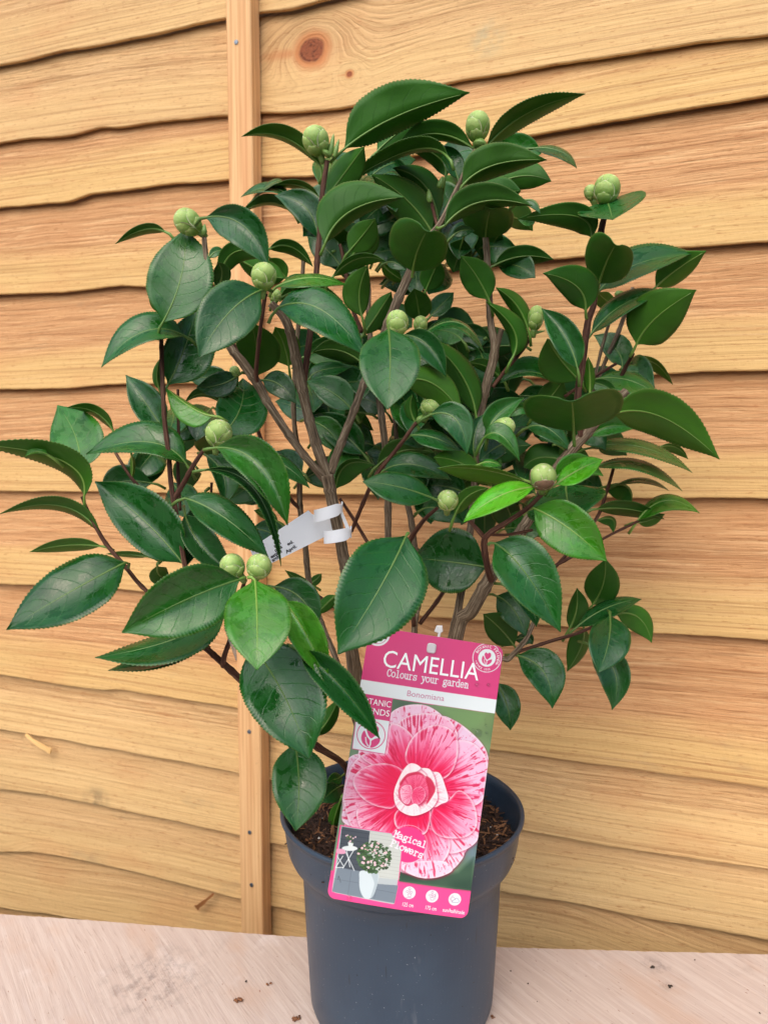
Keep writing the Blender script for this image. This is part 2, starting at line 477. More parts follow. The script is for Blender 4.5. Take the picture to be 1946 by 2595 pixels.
# ------------------------------------------------------------------ plywood bench top
def make_ply():
    M = Mat('plywood')
    tc = M.n('TexCoord').outputs['Object']
    x, y, z = M.sep(tc)
    ga = math.radians(36)
    al = M.math('ADD', M.math('MULTIPLY', x, -math.sin(ga)), M.math('MULTIPLY', y, math.cos(ga)))
    ac = M.math('ADD', M.math('MULTIPLY', x, math.cos(ga)), M.math('MULTIPLY', y, math.sin(ga)))
    wav = M.noise(M.xyz(M.math('MULTIPLY', al, 4.0), M.math('MULTIPLY', ac, 6.0), 0.0), 1.0, 2.0)
    ac2 = M.math('ADD', ac, M.math('MULTIPLY', wav, 0.012))
    g1 = M.noise(M.xyz(M.math('MULTIPLY', al, 9.0), M.math('MULTIPLY', ac2, 210.0), 0.0), 1.0, 4.0, 0.6)
    g2 = M.noise(M.xyz(M.math('MULTIPLY', al, 30.0), M.math('MULTIPLY', ac2, 520.0), 4.0), 1.0, 2.0, 0.6)
    c = M.mix(M.sstep(g1, 0.3, 0.7), srgb(202, 187, 177), srgb(187, 168, 157))
    c = M.mix(M.math('MULTIPLY', M.sstep(g1, 0.55, 0.8), 0.6), c, srgb(214, 205, 201))
    c = M.mix(M.math('MULTIPLY', M.sstep(g2, 0.58, 0.72), 0.36), c, srgb(140, 112, 98))
    pat = M.noise(M.xyz(M.math('MULTIPLY', al, 9.0), M.math('MULTIPLY', ac, 17.0), 8.0), 1.0, 4.0)
    c = M.mix(M.math('MULTIPLY', M.sstep(pat, 0.52, 0.68), 0.45), c, srgb(190, 158, 136))
    pat2 = M.noise(M.xyz(M.math('MULTIPLY', x, 13.0), M.math('MULTIPLY', y, 10.0), 2.0), 1.0, 5.0, 0.65)
    c = M.mix(M.math('MULTIPLY', M.sstep(pat2, 0.60, 0.76), 0.5), c, srgb(150, 134, 126))
    c = M.mix(M.math('MULTIPLY', M.sstep(pat2, 0.42, 0.26), 0.45), c, srgb(226, 219, 216))
    fl = M.noise(M.xyz(M.math('MULTIPLY', al, 130.0), M.math('MULTIPLY', ac, 330.0), 5.0), 1.0, 2.0)
    c = M.mix(M.math('MULTIPLY', M.sstep(fl, 0.69, 0.76), 0.7), c, srgb(124, 72, 48))
    # dirty spots of their own, as on the sheet in the photo
    for (cr, px, py, r) in [('S', 335, 2120, 0.075), ('S', 1415, 2085, 0.022), ('S', 1440, 2130, 0.012)]:
        d = ray(cr, px, py); t = -CAM.z / d.z; p = CAM + d * t
        dd = M.math('SQRT', M.math('ADD', M.math('POWER', M.math('SUBTRACT', x, p.x), 2.0), M.math('POWER', M.math('SUBTRACT', y, p.y), 2.0)))
        sn = M.noise(M.xyz(M.math('MULTIPLY', x, 90.0), M.math('MULTIPLY', y, 70.0), 1.0), 1.0, 4.0, 0.7)
        c = M.mix(M.math('MULTIPLY', M.math('MULTIPLY', M.sstep(dd, 0.0, r, 1.0, 0.0), M.sstep(sn, 0.42, 0.68)), 0.6), c, srgb(112, 100, 98))
    M.col(c)
    M.rough(M.sstep(g1, 0.2, 0.8, 0.5, 0.75))
    M.b.inputs['Specular IOR Level'].default_value = 0.35
    M.bump(M.math('ADD', M.math('MULTIPLY', g1, 0.6), M.math('MULTIPLY', g2, 0.5)), 0.45, 0.0012)
    return M.m
PLY = make_ply()
def on_bench(x, y, crop='S'):
    d = ray(crop, x, y)
    return CAM + d * (-CAM.z / d.z)
edge = [on_bench(x, y) for x, y in [(0, 1973), (260, 1991), (525, 2014), (800, 2033), (1060, 2044), (1380, 2053), (1659, 2060)]]
exy = np.array([(p.x, p.y) for p in edge])
xs = np.linspace(-1.5, 1.0, 500)
sl0 = (exy[1, 1] - exy[0, 1]) / (exy[1, 0] - exy[0, 0]); sl1 = (exy[-1, 1] - exy[-2, 1]) / (exy[-1, 0] - exy[-2, 0])
cy = np.interp(xs, exy[:, 0], exy[:, 1])
cy = np.where(xs < exy[0, 0], exy[0, 1] + sl0 * (xs - exy[0, 0]), cy)
cy = np.where(xs > exy[-1, 0], exy[-1, 1] + sl1 * (xs - exy[-1, 0]), cy)
bv, bf = [], []
for i, x in enumerate(xs):
    jag = 0.0011 * mnoise.noise(Vector((x * 160, 0, 0))) + 0.0008 * mnoise.noise(Vector((x * 40, 3, 0)))
    yb = cy[i] + jag
    bv += [(x, -0.62, -0.018), (x, -0.62, 0.0), (x, yb - 0.0012, 0.0), (x, yb, -0.001), (x, yb - 0.0005, -0.018)]
for i in range(len(xs) - 1):
    for j in range(5):
        a = i * 5 + j; b_ = i * 5 + (j + 1) % 5
        bf.append((a, a + 5, b_ + 5, b_))
bf.append((0, 1, 2, 3, 4)); bf.append(tuple((len(xs) - 1) * 5 + j for j in (4, 3, 2, 1, 0)))
bench = mesh_obj('bench_top', bv, bf, PLY, None, smooth=False)
tag(bench, 'pale pinkish plywood sheet with scuffs that the pot stands on', 'bench top')

# crumbs of soil and wood on the sheet
def make_crumb_mat(name, c1, c2):
    M = Mat(name)
    tc = M.n('TexCoord').outputs['Object']
    n = M.noise(tc, 900.0, 2.0)
    M.col(M.mix(M.sstep(n, 0.35, 0.65), c1, c2)); M.rough(0.9)
    return M.m
CRUMB = make_crumb_mat('crumb_brown', srgb(70, 42, 26), srgb(150, 100, 66))
CRUMB2 = make_crumb_mat('crumb_dark', srgb(34, 28, 24), srgb(70, 58, 48))
def crumb(x, y, crop, size, mat, label, n=3, group='crumbs scattered on the plywood'):
    p = on_bench(x, y, crop)
    bm = bmesh.new()
    r = random.Random(int(x * 13 + y * 7))
    for i in range(n):
        s = size * r.uniform(0.45, 1.0)
        mat4 = Matrix.Translation((r.uniform(-1, 1) * size * 0.9 * (n > 1), r.uniform(-1, 1) * size * 0.9 * (n > 1), s * 0.4)) @ Matrix.Rotation(r.uniform(0, 6.3), 4, 'Z') @ Matrix.Diagonal((s, s * r.uniform(0.5, 0.9), s * 0.55, 1))
        ret = bmesh.ops.create_icosphere(bm, subdivisions=1, radius=1.0, matrix=mat4)
        for v in ret['verts']:
            v.co += Vector((r.uniform(-1, 1), r.uniform(-1, 1), 0)) * s * 0.25
    me = bpy.data.meshes.new('soil_crumb'); bm.to_mesh(me); bm.free()
    me.materials.append(mat)
    o = link_mesh('soil_crumb', me)
    o.location = (p.x, p.y, 0.0004)
    tag(o, label, 'crumb', group)
SPECK = 'tiny single dark speck of soil on the bare plywood'
for (x, y, s, mt, n, lb) in [(513, 2161, 0.0032, CRUMB, 6, 'brown crumb cluster on the plywood in front of the batten'),
                         (641, 2202, 0.0030, CRUMB, 5, 'brown crumb cluster on the plywood between the grey scuff and the pot'),
                         (581, 2128, 0.0022, CRUMB, 2, 'reddish splinter crumb on the plywood between batten and pot'),
                         (1408, 2090, 0.0020, CRUMB2, 5, 'dark dirt crumbs beside the sheet edge under the lowest fence board'),
                         (1447, 2133, 0.0018, CRUMB2, 4, 'smaller dark dirt patch just in front of the edge crumbs'),
                         (1066, 2200, 0.0020, CRUMB, 3, 'brown crumbs lying against the pot foot on the tan-stained side'),
                         (1103, 2099, 0.0016, CRUMB2, 1, 'rounded dark crumb close behind the pot on the plywood')]:
    crumb(x, y, 'S', s, mt, lb, n)
for (x, y, s, mt) in [(532, 2122, 0.0020, CRUMB2), (1140, 2126, 0.0013, CRUMB2), (1340, 2096, 0.0010, CRUMB2), (1232, 2142, 0.0009, CRUMB2), (1640, 2190, 0.0015, CRUMB2),
                      (1160, 2165, 0.0009, CRUMB2), (105, 2190, 0.0010, CRUMB), (230, 2110, 0.0010, CRUMB), (1265, 2110, 0.0009, CRUMB), (1500, 2075, 0.0009, CRUMB2)]:
    crumb(x, y, 'S', s, mt, SPECK, 1, 'single specks on the plywood')

# ------------------------------------------------------------------ pot
POT = Vector((0.0163, 0.0, 0.0))
def lathe(profile, n=96):
    verts, faces = [], []
    m = len(profile)
    for i in range(n):
        a = i * math.tau / n
        for r, z in profile:
            verts.append((r * math.cos(a), r * math.sin(a), z))
    for i in range(n):
        for j in range(m - 1):
            a = i * m + j; b = ((i + 1) % n) * m + j
            faces.append((a, b, b + 1, a + 1))
    return verts, faces
def make_pot_mat():
    M = Mat('pot_plastic')
    tc = M.n('TexCoord').outputs['Object']
    big = M.noise(tc, 9.0, 4.0, 0.6)
    c = M.mix(M.sstep(big, 0.35, 0.7), srgb(44, 60, 77), srgb(53, 70, 87))
    dust = M.noise(tc, 520.0, 2.0)
    c = M.mix(M.math('MULTIPLY', M.sstep(dust, 0.71, 0.76), 0.6), c, srgb(158, 166, 172))
    x, y, z = M.sep(tc)
    smear = M.noise(M.xyz(M.math('MULTIPLY', x, 40.0), M.math('MULTIPLY', y, 40.0), M.math('MULTIPLY', z, 12.0)), 1.0, 4.0, 0.65)
    c = M.mix(M.math('MULTIPLY', M.sstep(smear, 0.62, 0.78), 0.35), c, srgb(128, 134, 138))
    spk = M.noise(tc, 260.0, 1.0)
    c = M.mix(M.sstep(spk, 0.765, 0.785), c, srgb(22, 24, 26))
    scr = M.noise(M.xyz(M.math('MULTIPLY', x, 300.0), M.math('MULTIPLY', y, 300.0), M.math('MULTIPLY', z, 26.0)), 1.0, 1.0)
    c = M.mix(M.math('MULTIPLY', M.sstep(scr, 0.745, 0.77), 0.6), c, srgb(34, 38, 44))
    M.col(c)
    M.rough(M.sstep(big, 0.3, 0.75, 0.36, 0.5))
    M.b.inputs['Specular IOR Level'].default_value = 0.45
    M.bump(M.math('ADD', M.math('MULTIPLY', big, 0.6), M.math('MULTIPLY', scr, 0.25)), 0.15, 0.002)
    return M.m
POTM = make_pot_mat()
pot = thing('plant_pot', 'dark slate-grey plastic nursery pot standing on the plywood', 'plant pot', loc=POT)
body = [(0.0, 0.004), (0.076, 0.004), (0.0795, 0.0), (0.0825, 0.002), (0.0845, 0.008), (0.0858, 0.03), (0.0885, 0.08), (0.0905, 0.125), (0.0925, 0.138), (0.0965, 0.1425)]
v, f = lathe(body)
mesh_obj('pot_body', v, f, POTM, pot)
rim = [(0.0900, 0.1360), (0.0930, 0.1395), (0.0975, 0.1425), (0.1012, 0.1465), (0.1038, 0.1525), (0.1055, 0.162), (0.1075, 0.176), (0.1083, 0.1815), (0.1100, 0.1820), (0.1108, 0.1834), (0.1108, 0.1850), (0.1098, 0.1862),
       (0.1080, 0.1862), (0.1068, 0.1848), (0.1058, 0.178), (0.1030, 0.160), (0.0990, 0.150), (0.0940, 0.146), (0.0890, 0.136), (0.080, 0.02)]
v, f = lathe(rim)
mesh_obj('pot_rim', v, f, POTM, pot)

# ------------------------------------------------------------------ soil
def make_soil_mat():
    M = Mat('potting_soil')
    tc = M.n('TexCoord').outputs['Object']
    n1 = M.noise(tc, 260.0, 4.0, 0.7)
    c = M.ramp(n1, [(0.3, srgb(24, 17, 14)), (0.5, srgb(52, 36, 28)), (0.68, srgb(92, 64, 46)), (0.8, srgb(130, 98, 72))])
    M.col(c); M.rough(0.95)
    M.bump(n1, 0.9, 0.004)
    return M.m
SOILM = make_soil_mat()
FIB = Mat('soil_fibre'); FIB.col(srgb(128, 88, 58)); FIB.rough(0.9)
FIB2 = Mat('soil_fibre_dark'); FIB2.col(srgb(58, 38, 28)); FIB2.rough(0.9)
PERL = Mat('perlite'); PERL.col(srgb(222, 218, 210)); PERL.rough(0.9)
SOIL_Z = 0.166
def soil_h(x, y):
    return SOIL_Z + 0.006 * mnoise.noise(Vector((x * 22, y * 22, 1))) + 0.005 * mnoise.noise(Vector((x * 60, y * 60, 2))) + 0.004 * mnoise.noise(Vector((x * 150, y * 150, 4))) - 0.01 * max(0, (math.hypot(x, y) - 0.085) / 0.02)
verts, faces, fm = [], [], []
NR, NA = 60, 150
for i in range(NR + 1):
    r = 0.1035 * i / NR
    for j in range(NA):
        a = j * math.tau / NA
        x, y = r * math.cos(a), r * math.sin(a)
        verts.append((x, y, soil_h(x, y)))
for i in range(NR):
    for j in range(NA):
        a = i * NA + j; b = i * NA + (j + 1) % NA
        faces.append((a, a + NA, b + NA, b)); fm.append(0)
r = random.Random(3)
for i in range(2600):
    rr = 0.1 * math.sqrt(r.random()); a = r.uniform(0, math.tau)
    x, y = rr * math.cos(a), rr * math.sin(a)
    z = soil_h(x, y)
    kind = r.random()
    b0 = len(verts)
    if kind < 0.8:
        L = r.uniform(0.003, 0.011); w = r.uniform(0.0004, 0.0010)
        d = Vector((r.uniform(-1, 1), r.uniform(-1, 1), r.uniform(-0.25, 0.5))).normalized()
        s = d.cross(Vector((0, 0, 1))).normalized() * w
        up = Vector((0, 0, w))
        c0 = Vector((x, y, z + 0.0008)); c1 = c0 + d * L
        verts += [c0 + s, c0 - s, c0 + up * 1.5, c1 + s, c1 - s, c1 + up]
        faces += [(b0, b0 + 1, b0 + 4, b0 + 3), (b0 + 1, b0 + 2, b0 + 5, b0 + 4), (b0 + 2, b0, b0 + 3, b0 + 5)]
        fm += [1 if r.random() < 0.35 else 2] * 3
    else:
        s = r.uniform(0.0012, 0.0038) if kind < 0.985 else r.uniform(0.0009, 0.0017)
        c0 = Vector((x, y, z + s * 0.3))
        cs = [Vector((r.uniform(.6, 1), 0, 0)), Vector((0, r.uniform(.6, 1), 0)), Vector((-r.uniform(.6, 1), 0, 0)), Vector((0, -r.uniform(.6, 1), 0)), Vector((0, 0, r.uniform(.6, 1))), Vector((0, 0, -.6))]
        verts += [c0 + v_ * s for v_ in cs]
        for q in range(4):
            faces.append((b0 + q, b0 + (q + 1) % 4, b0 + 4)); faces.append((b0 + (q + 1) % 4, b0 + q, b0 + 5))
        fm += [0 if kind < 0.985 else 3] * 8
soil = mesh_obj('potting_soil', verts, faces, smooth=False, mats=[SOILM, FIB.m, FIB2.m, PERL.m], fmat=fm)
soil.location = POT
soil['kind'] = 'stuff'
tag(soil, 'dark brown fibrous potting soil with white perlite specks in the pot', 'soil')

# ------------------------------------------------------------------ printed plant label (card)
def Lpt(x, y, f):          # f = 0 at the card's top, 1 at its bottom
    return at('L', x, y, -0.074 + (-0.1165 + 0.074) * f)
cTL, cTR, cBR, cBL = Lpt(366, 76, 0), Lpt(1309, 215, 0), Lpt(1075, 2140, 1), Lpt(90, 1980, 1)
ax = ((cTR + cBR) / 2 - (cTL + cBL) / 2)
ay = ((cTL + cTR) / 2 - (cBL + cBR) / 2)
CW = ax.length; ax.normalize()
ay -= ax * ay.dot(ax)
CH = ay.length; ay.normalize()
an = ax.cross(ay)
cc = (cTL + cTR + cBR + cBL) / 4
card = thing('plant_label', 'tall pink printed plant label with a striped camellia bloom leaning on the pot rim', 'plant label')
CM = Matrix((ax, ay, an)).transposed().to_4x4()
CM.translation = cc - ay * (CH / 2)
card.matrix_world = CM
CMi = CM.inverted()
CMR = CM.to_3x3()

def bow(x, y):
    return -0.0022 * (2 * x / CW) ** 2
def L2c(x, y):             # point of the photograph's label crop -> card coordinates
    d = ray('L', x, y)
    t = (cc - CAM).dot(an) / d.dot(an)
    p = CMi @ (CAM + d * t)
    return p.x, p.y
def c2L(x, y):             # arrays
    o = np.array(CM.translation); a0 = np.array(ax); a1 = np.array(ay)
    P = o + x[..., None] * a0 + y[..., None] * a1 - np.array(CAM)
    zf = P @ np.array(FWD)
    sx = P @ np.array(RIGHT) / zf * FPX + 973.0
    sy = -(P @ np.array(UP)) / zf * FPX + 1297.5
    return (sx - 800) * 2.765, (sy - 1560) * 2.765

# --- the print, painted on a fine grid of the card in the photograph's label-crop coordinates
NX, NY = 330, 640
RC = 0.006
gx = np.linspace(-CW / 2, CW / 2, NX); gy = np.linspace(0, CH, NY)
GX, GY = np.meshgrid(gx, gy)
LX, LY = c2L(GX, GY)
IMG = np.zeros((NY, NX, 3)); IMG[:] = (222, 74, 134)
rs = np.random.RandomState(5)
def vnoise(x, y, seed=0):
    xi = np.floor(x).astype(int); yi = np.floor(y).astype(int)
    fx = x - xi; fy = y - yi
    fx = fx * fx * (3 - 2 * fx); fy = fy * fy * (3 - 2 * fy)
    def h(a, b):
        n = (a * 374761393 + b * 668265263 + seed * 69069) & 0x7fffffff
        n = ((n ^ (n >> 13)) * 1274126177) & 0x7fffffff
        return ((n ^ (n >> 16)) & 0xffff) / 65535.0
    return (h(xi, yi) * (1 - fx) + h(xi + 1, yi) * fx) * (1 - fy) + (h(xi, yi + 1) * (1 - fx) + h(xi + 1, yi + 1) * fx) * fy
def region(P, pad):
    x0, y0 = P.min(0) - pad; x1, y1 = P.max(0) + pad
    m = (LX >= x0) & (LX <= x1) & (LY >= y0) & (LY <= y1)
    return m
def sdf(P, m):
    """signed distance (negative inside) of the masked grid points to polygon P"""
    X = LX[m]; Y = LY[m]
    d = np.full(X.shape, 1e9); inside = np.zeros(X.shape, bool)
    n = len(P)
    for i in range(n):
        ax_, ay_ = P[i]; bx_, by_ = P[(i + 1) % n]
        ex, ey = bx_ - ax_, by_ - ay_
        L2 = ex * ex + ey * ey + 1e-9
        t = np.clip(((X - ax_) * ex + (Y - ay_) * ey) / L2, 0, 1)
        d = np.minimum(d, np.hypot(X - ax_ - t * ex, Y - ay_ - t * ey))
        c = (ay_ > Y) != (by_ > Y)
        with np.errstate(divide='ignore', invalid='ignore'):
            xi = ex * (Y - ay_) / (by_ - ay_ + 1e-12) + ax_
        inside ^= c & (X < xi)
    return np.where(inside, -d, d)
def put(m, a, col):
    a = a[:, None]
    IMG[m] = IMG[m] * (1 - a) + np.asarray(col, float) * a
def poly(pts, col, smooth=False, aa=2.2, alpha=1.0):
    P = catmull(pts, 8, True) if smooth else np.array(pts, float)
    m = region(P, 6)
    if m.any():
        put(m, np.clip(0.5 - sdf(P, m) / aa, 0, 1) * alpha, col)
def stroke(pts, w, col, closed=False, aa=2.2):
    P = np.array(pts, float)
    m = region(P, w + 6)
    if not m.any():
        return
    X = LX[m]; Y = LY[m]; d = np.full(X.shape, 1e9)
    n = len(P)
    for i in range(n if closed else n - 1):
        a_, b_ = P[i], P[(i + 1) % n]
        e = b_ - a_
        t = np.clip(((X - a_[0]) * e[0] + (Y - a_[1]) * e[1]) / (e @ e + 1e-9), 0, 1)
        d = np.minimum(d, np.hypot(X - a_[0] - t * e[0], Y - a_[1] - t * e[1]))
    put(m, np.clip(0.5 - (d - w / 2) / aa, 0, 1), col)
def circ(cx, cy, r, n=40, sx=1.0, sy=1.0):
    return [(cx + r * sx * math.cos(i * math.tau / n), cy + r * sy * math.sin(i * math.tau / n)) for i in range(n)]

PINK, PINK2, WHITE = (222, 70, 132), (252, 82, 152), (236, 246, 248)
poly([(0, 1860), (585, 1862), (1400, 1984), (1400, 2400), (0, 2400)], PINK2)
# photograph background: blurred green foliage
bgm = region(np.array([(90, 540), (1290, 1960)]), 0)
X, Y = LX[bgm], LY[bgm]
inbg = ((Y - (548 + (X - 300) * 0.148)) > 0) & ((Y - (1862 + (X - 585) * 0.148)) < 0)
n1 = vnoise(X / 210, Y / 160, 2); n2 = vnoise(X / 90, Y / 70, 3)
g = np.clip(n1 * 0.7 + n2 * 0.3, 0, 1)[:, None]
gt = np.clip((X - 560) / 600, 0, 1)[:, None] * np.clip((1250 - Y) / 500, 0, 1)[:, None]
colr = (1 - g) * np.array((50, 78, 66)) + g * np.array((118, 148, 116))
colr = colr * (1 - gt * 0.6) + gt * 0.6 * np.array((150, 178, 104))
blue = np.clip((Y - 1400) / 260, 0, 1)[:, None] * np.clip((1 - np.abs(X - 1100) / 130), 0, 1)[:, None] * np.clip((1780 - Y) / 100, 0, 1)[:, None]
colr = colr * (1 - 0.7 * blue) + 0.7 * blue * np.array((120, 140, 165))
lf = np.clip((330 - X) / 60, 0, 1)[:, None]
colr = colr * (1 - lf * 0.5) + lf * 0.5 * np.array((150, 185, 140))
tmp = IMG[bgm]; tmp[inbg] = colr[inbg]; IMG[bgm] = tmp
poly([(880, 640), (1180, 690), (1100, 800), (980, 760)], (120, 158, 100), True, 60, 0.8)
FCX, FCY = 690, 1245
OUT = [(i, 200 + i * 25.7) for i in range(14)]
def petal(pts, edge_w=20, deep=0.55, pale=(250, 208, 230), hot=(234, 24, 82), dark=(216, 20, 74), r0=185, r1=560, seed=1, rimc=(253, 236, 244), streak=1.0):
    P = catmull(pts, 10, True)
    # soft shadow that the photographed petal throws on the one behind
    m = region(P + np.array((4, 8)), 20)
    put(m, np.clip(0.5 - (sdf(P + np.array((3, 7)), m)) / 26, 0, 1) * 0.6, (168, 16, 66))
    m = region(P, 6)
    s = sdf(P, m)
    X = LX[m]; Y = LY[m]
    dx, dy = X - FCX, Y - FCY
    rr = np.hypot(dx, dy); th = np.arctan2(dy, dx)
    cx, cy = P.mean(0)
    t = np.clip((rr - r0) / (r1 - r0), 0, 1)
    rays = vnoise(th * 26 + seed * 7, rr / 190 + seed, seed + 11)
    rays2 = vnoise(th * 62 + seed * 3, rr / 110, seed + 5)
    tt = np.clip(t + (rays - 0.5) * 0.5 + (rays2 - 0.5) * 0.3, 0, 1)
    tt = (tt * tt * (3 - 2 * tt)) ** (1.0 / (1.25 - 0.6 * deep))
    tt = tt[:, None]
    c = np.array(hot) * (1 - tt) + np.array(pale) * tt
    sp = vnoise(th * 48 + seed * 13, rr / 55 + seed * 5, seed + 21)
    big = vnoise(th * 9 + seed * 5, rr / 300, seed + 33)
    k = np.clip((sp + big * 0.6 - 1.0) / 0.12, 0, 1) * streak
    c = c * (1 - 0.8 * k[:, None]) + 0.8 * k[:, None] * np.array(dark)
    k2 = np.clip((vnoise(X / 9, Y / 13, seed + 40) - 0.80) / 0.1, 0, 1) * streak * 0.5
    c = c * (1 - k2[:, None]) + k2[:, None] * np.array((226, 60, 120))
    e = np.clip(1 + s / edge_w, 0, 1)[:, None] ** 1.5
    e = np.clip(e * (0.55 + 0.6 * vnoise(X / 40, Y / 40, seed + 60))[:, None], 0, 1)
    c = c * (1 - e) + e * np.array(rimc)
    a = np.clip(0.5 - s / 2.2, 0, 1)[:, None]
    IMG[m] = IMG[m] * (1 - a) + c * a
for i_, a_ in OUT[::2] + OUT[1::2]:
    a_ = math.radians(a_)
    rx_ = 500 + 40 * math.cos(2 * a_ + 0.4)
    pc = [(FCX + r_ * rx_ * math.cos(a_ + o_), FCY + 30 + r_ * rx_ * 1.1 * math.sin(a_ + o_)) for r_, o_ in ((0.45, -0.22), (0.8, -0.33), (0.98, -0.2), (1.04, 0.0), (0.98, 0.2), (0.8, 0.33), (0.45, 0.22))]
    pc = [(min(max(x_, 190), 1215), min(max(y_, 622), 1842)) for x_, y_ in pc]
    petal(pc, seed=50 + i_, r0=200, r1=520, pale=(244, 210, 232))
petal([(520, 700), (590, 642), (700, 622), (800, 640), (890, 715), (820, 790), (560, 800)], seed=1, r1=480, pale=(246, 206, 230))
petal([(880, 708), (990, 745), (1100, 830), (1180, 920), (1212, 1010), (1195, 1080), (1000, 1050), (920, 850)], seed=3, r1=520, pale=(240, 206, 232))
petal([(556, 790), (640, 708), (760, 685), (880, 700), (962, 760), (992, 870), (900, 1000), (640, 920)], seed=2, r1=470, pale=(248, 186, 216))
petal([(1120, 1280), (1168, 1290), (1178, 1420), (1145, 1545), (1050, 1510), (1060, 1350)], seed=5, pale=(248, 180, 212))
petal([(985, 885), (1080, 885), (1160, 945), (1208, 1040), (1195, 1160), (1168, 1300), (1060, 1340), (920, 1260), (880, 1140), (930, 1000)], seed=4, r1=470, pale=(246, 196, 226))
petal([(600, 1775), (700, 1828), (800, 1842), (900, 1822), (1000, 1745), (1036, 1655), (900, 1560), (650, 1660)], seed=7, r0=330, r1=560, pale=(240, 214, 234), hot=(240, 150, 196))
petal([(900, 1520), (1060, 1500), (1138, 1530), (1128, 1590), (1050, 1645), (935, 1668), (860, 1600)], seed=6, r1=480, pale=(250, 206, 228))
petal([(590, 1480), (760, 1480), (900, 1535), (942, 1600), (915, 1700), (830, 1770), (730, 1792), (640, 1745), (600, 1640)], seed=8, r1=520, pale=(250, 196, 222))
petal([(200, 1330), (200, 1220), (225, 1120), (255, 1050), (320, 985), (400, 1000), (380, 1250), (450, 1450), (330, 1520), (250, 1480)], seed=9, r1=480, pale=(250, 190, 216))
petal([(285, 1380), (330, 1330), (440, 1320), (580, 1340), (620, 1420), (600, 1540), (440, 1540), (320, 1500)], seed=10, r1=460, pale=(252, 186, 214))
petal([(320, 990), (400, 960), (490, 960), (520, 770), (600, 775), (680, 850), (700, 960), (670, 1060), (590, 1090), (420, 1060)], seed=11, r1=520, pale=(250, 170, 206))
petal([(800, 1440), (830, 1330), (920, 1300), (1000, 1228), (1075, 1270), (1122, 1360), (1128, 1480), (1060, 1552), (940, 1562), (840, 1530)], seed=14, r1=480, pale=(252, 176, 208), deep=0.4)
petal([(262, 1150), (310, 1085), (400, 1045), (500, 1038), (590, 1070), (610, 1130), (560, 1330), (460, 1345), (350, 1300), (280, 1225)], seed=13, r1=480, pale=(252, 176, 206), deep=0.35, streak=0.6)
petal([(628, 1010), (650, 900), (720, 812), (830, 766), (930, 788), (985, 850), (997, 950), (965, 1075), (890, 1145), (780, 1130), (690, 1080)], seed=12, r1=480, pale=(252, 168, 204), deep=0.3)
petal([(552, 1400), (600, 1350), (700, 1370), (795, 1350), (800, 1440), (762, 1530), (650, 1520), (565, 1480)], seed=15, r1=330, pale=(252, 160, 196))
petal([(790, 1110), (830, 1095), (872, 1110), (905, 1190), (928, 1292), (880, 1320), (830, 1342), (790, 1290)], seed=16, r0=60, r1=210, pale=(255, 236, 240), hot=(232, 40, 88), streak=0.2, edge_w=30)
petal([(578, 1150), (620, 1072), (670, 1035), (740, 1066), (800, 1078), (835, 1150), (850, 1250), (830, 1320), (760, 1380), (680, 1402), (600, 1372), (558, 1300), (550, 1230)], seed=17, r0=20, r1=140, pale=(255, 238, 240), hot=(224, 30, 78), streak=0.1, edge_w=36, rimc=(255, 246, 246))
petal([(592, 1190), (640, 1128), (720, 1108), (775, 1150), (792, 1240), (752, 1312), (680, 1335), (612, 1312), (582, 1250)], seed=18, r0=0, r1=150, pale=(244, 120, 158), hot=(236, 70, 116), streak=0.8, edge_w=8, rimc=(226, 40, 84))
petal([(592, 1225), (622, 1190), (668, 1195), (672, 1260), (650, 1318), (606, 1300)], seed=19, r0=0, r1=110, pale=(252, 190, 212), hot=(244, 120, 158), streak=0.5, edge_w=6)
petal([(690, 1215), (740, 1200), (770, 1250), (740, 1310), (690, 1325), (668, 1270)], seed=20, r0=0, r1=120, pale=(248, 140, 176), hot=(236, 70, 120), streak=0.9, edge_w=6)
petal([(550, 1238), (585, 1290), (640, 1335), (700, 1318), (745, 1358), (790, 1310), (840, 1235), (852, 1290), (800, 1362), (690, 1402), (600, 1374), (556, 1315)], seed=21, r0=0, r1=90, pale=(255, 234, 238), hot=(255, 220, 230), streak=0.25, edge_w=8, rimc=(255, 250, 250))
petal([(740, 1070), (800, 1080), (836, 1150), (832, 1200), (800, 1170), (780, 1110)], seed=22, r0=0, r1=90, pale=(255, 238, 240), hot=(255, 225, 232), streak=0.2, edge_w=8)
petal([(600, 1110), (668, 1036), (735, 1066), (690, 1100), (640, 1110), (596, 1170)], seed=23, r0=0, r1=90, pale=(255, 238, 240), hot=(255, 225, 232), streak=0.1, edge_w=8)
poly([(770, 1130), (812, 1150), (838, 1215), (815, 1270), (775, 1320), (792, 1240)], (206, 24, 66), True, 8, 0.85)
poly([(590, 1170), (640, 1112), (720, 1095), (770, 1130), (720, 1112), (640, 1132), (596, 1190)], (206, 24, 66), True, 8, 0.8)
# dark leaf under the bloom
poly([(585, 1790), (760, 1850), (1000, 1800), (1110, 1700), (1100, 1938), (585, 1862)], (34, 62, 50), False, 30, 0.55)
petal([(600, 1770), (700, 1828), (800, 1842), (900, 1822), (960, 1780), (880, 1720), (660, 1730)], seed=7, r0=330, r1=560, pale=(240, 214, 234), hot=(240, 160, 200))
# round sticker
poly(circ(645, 1605, 126), (240, 62, 136))
stroke(circ(648, 1600, 132), 3, (250, 190, 216), True)
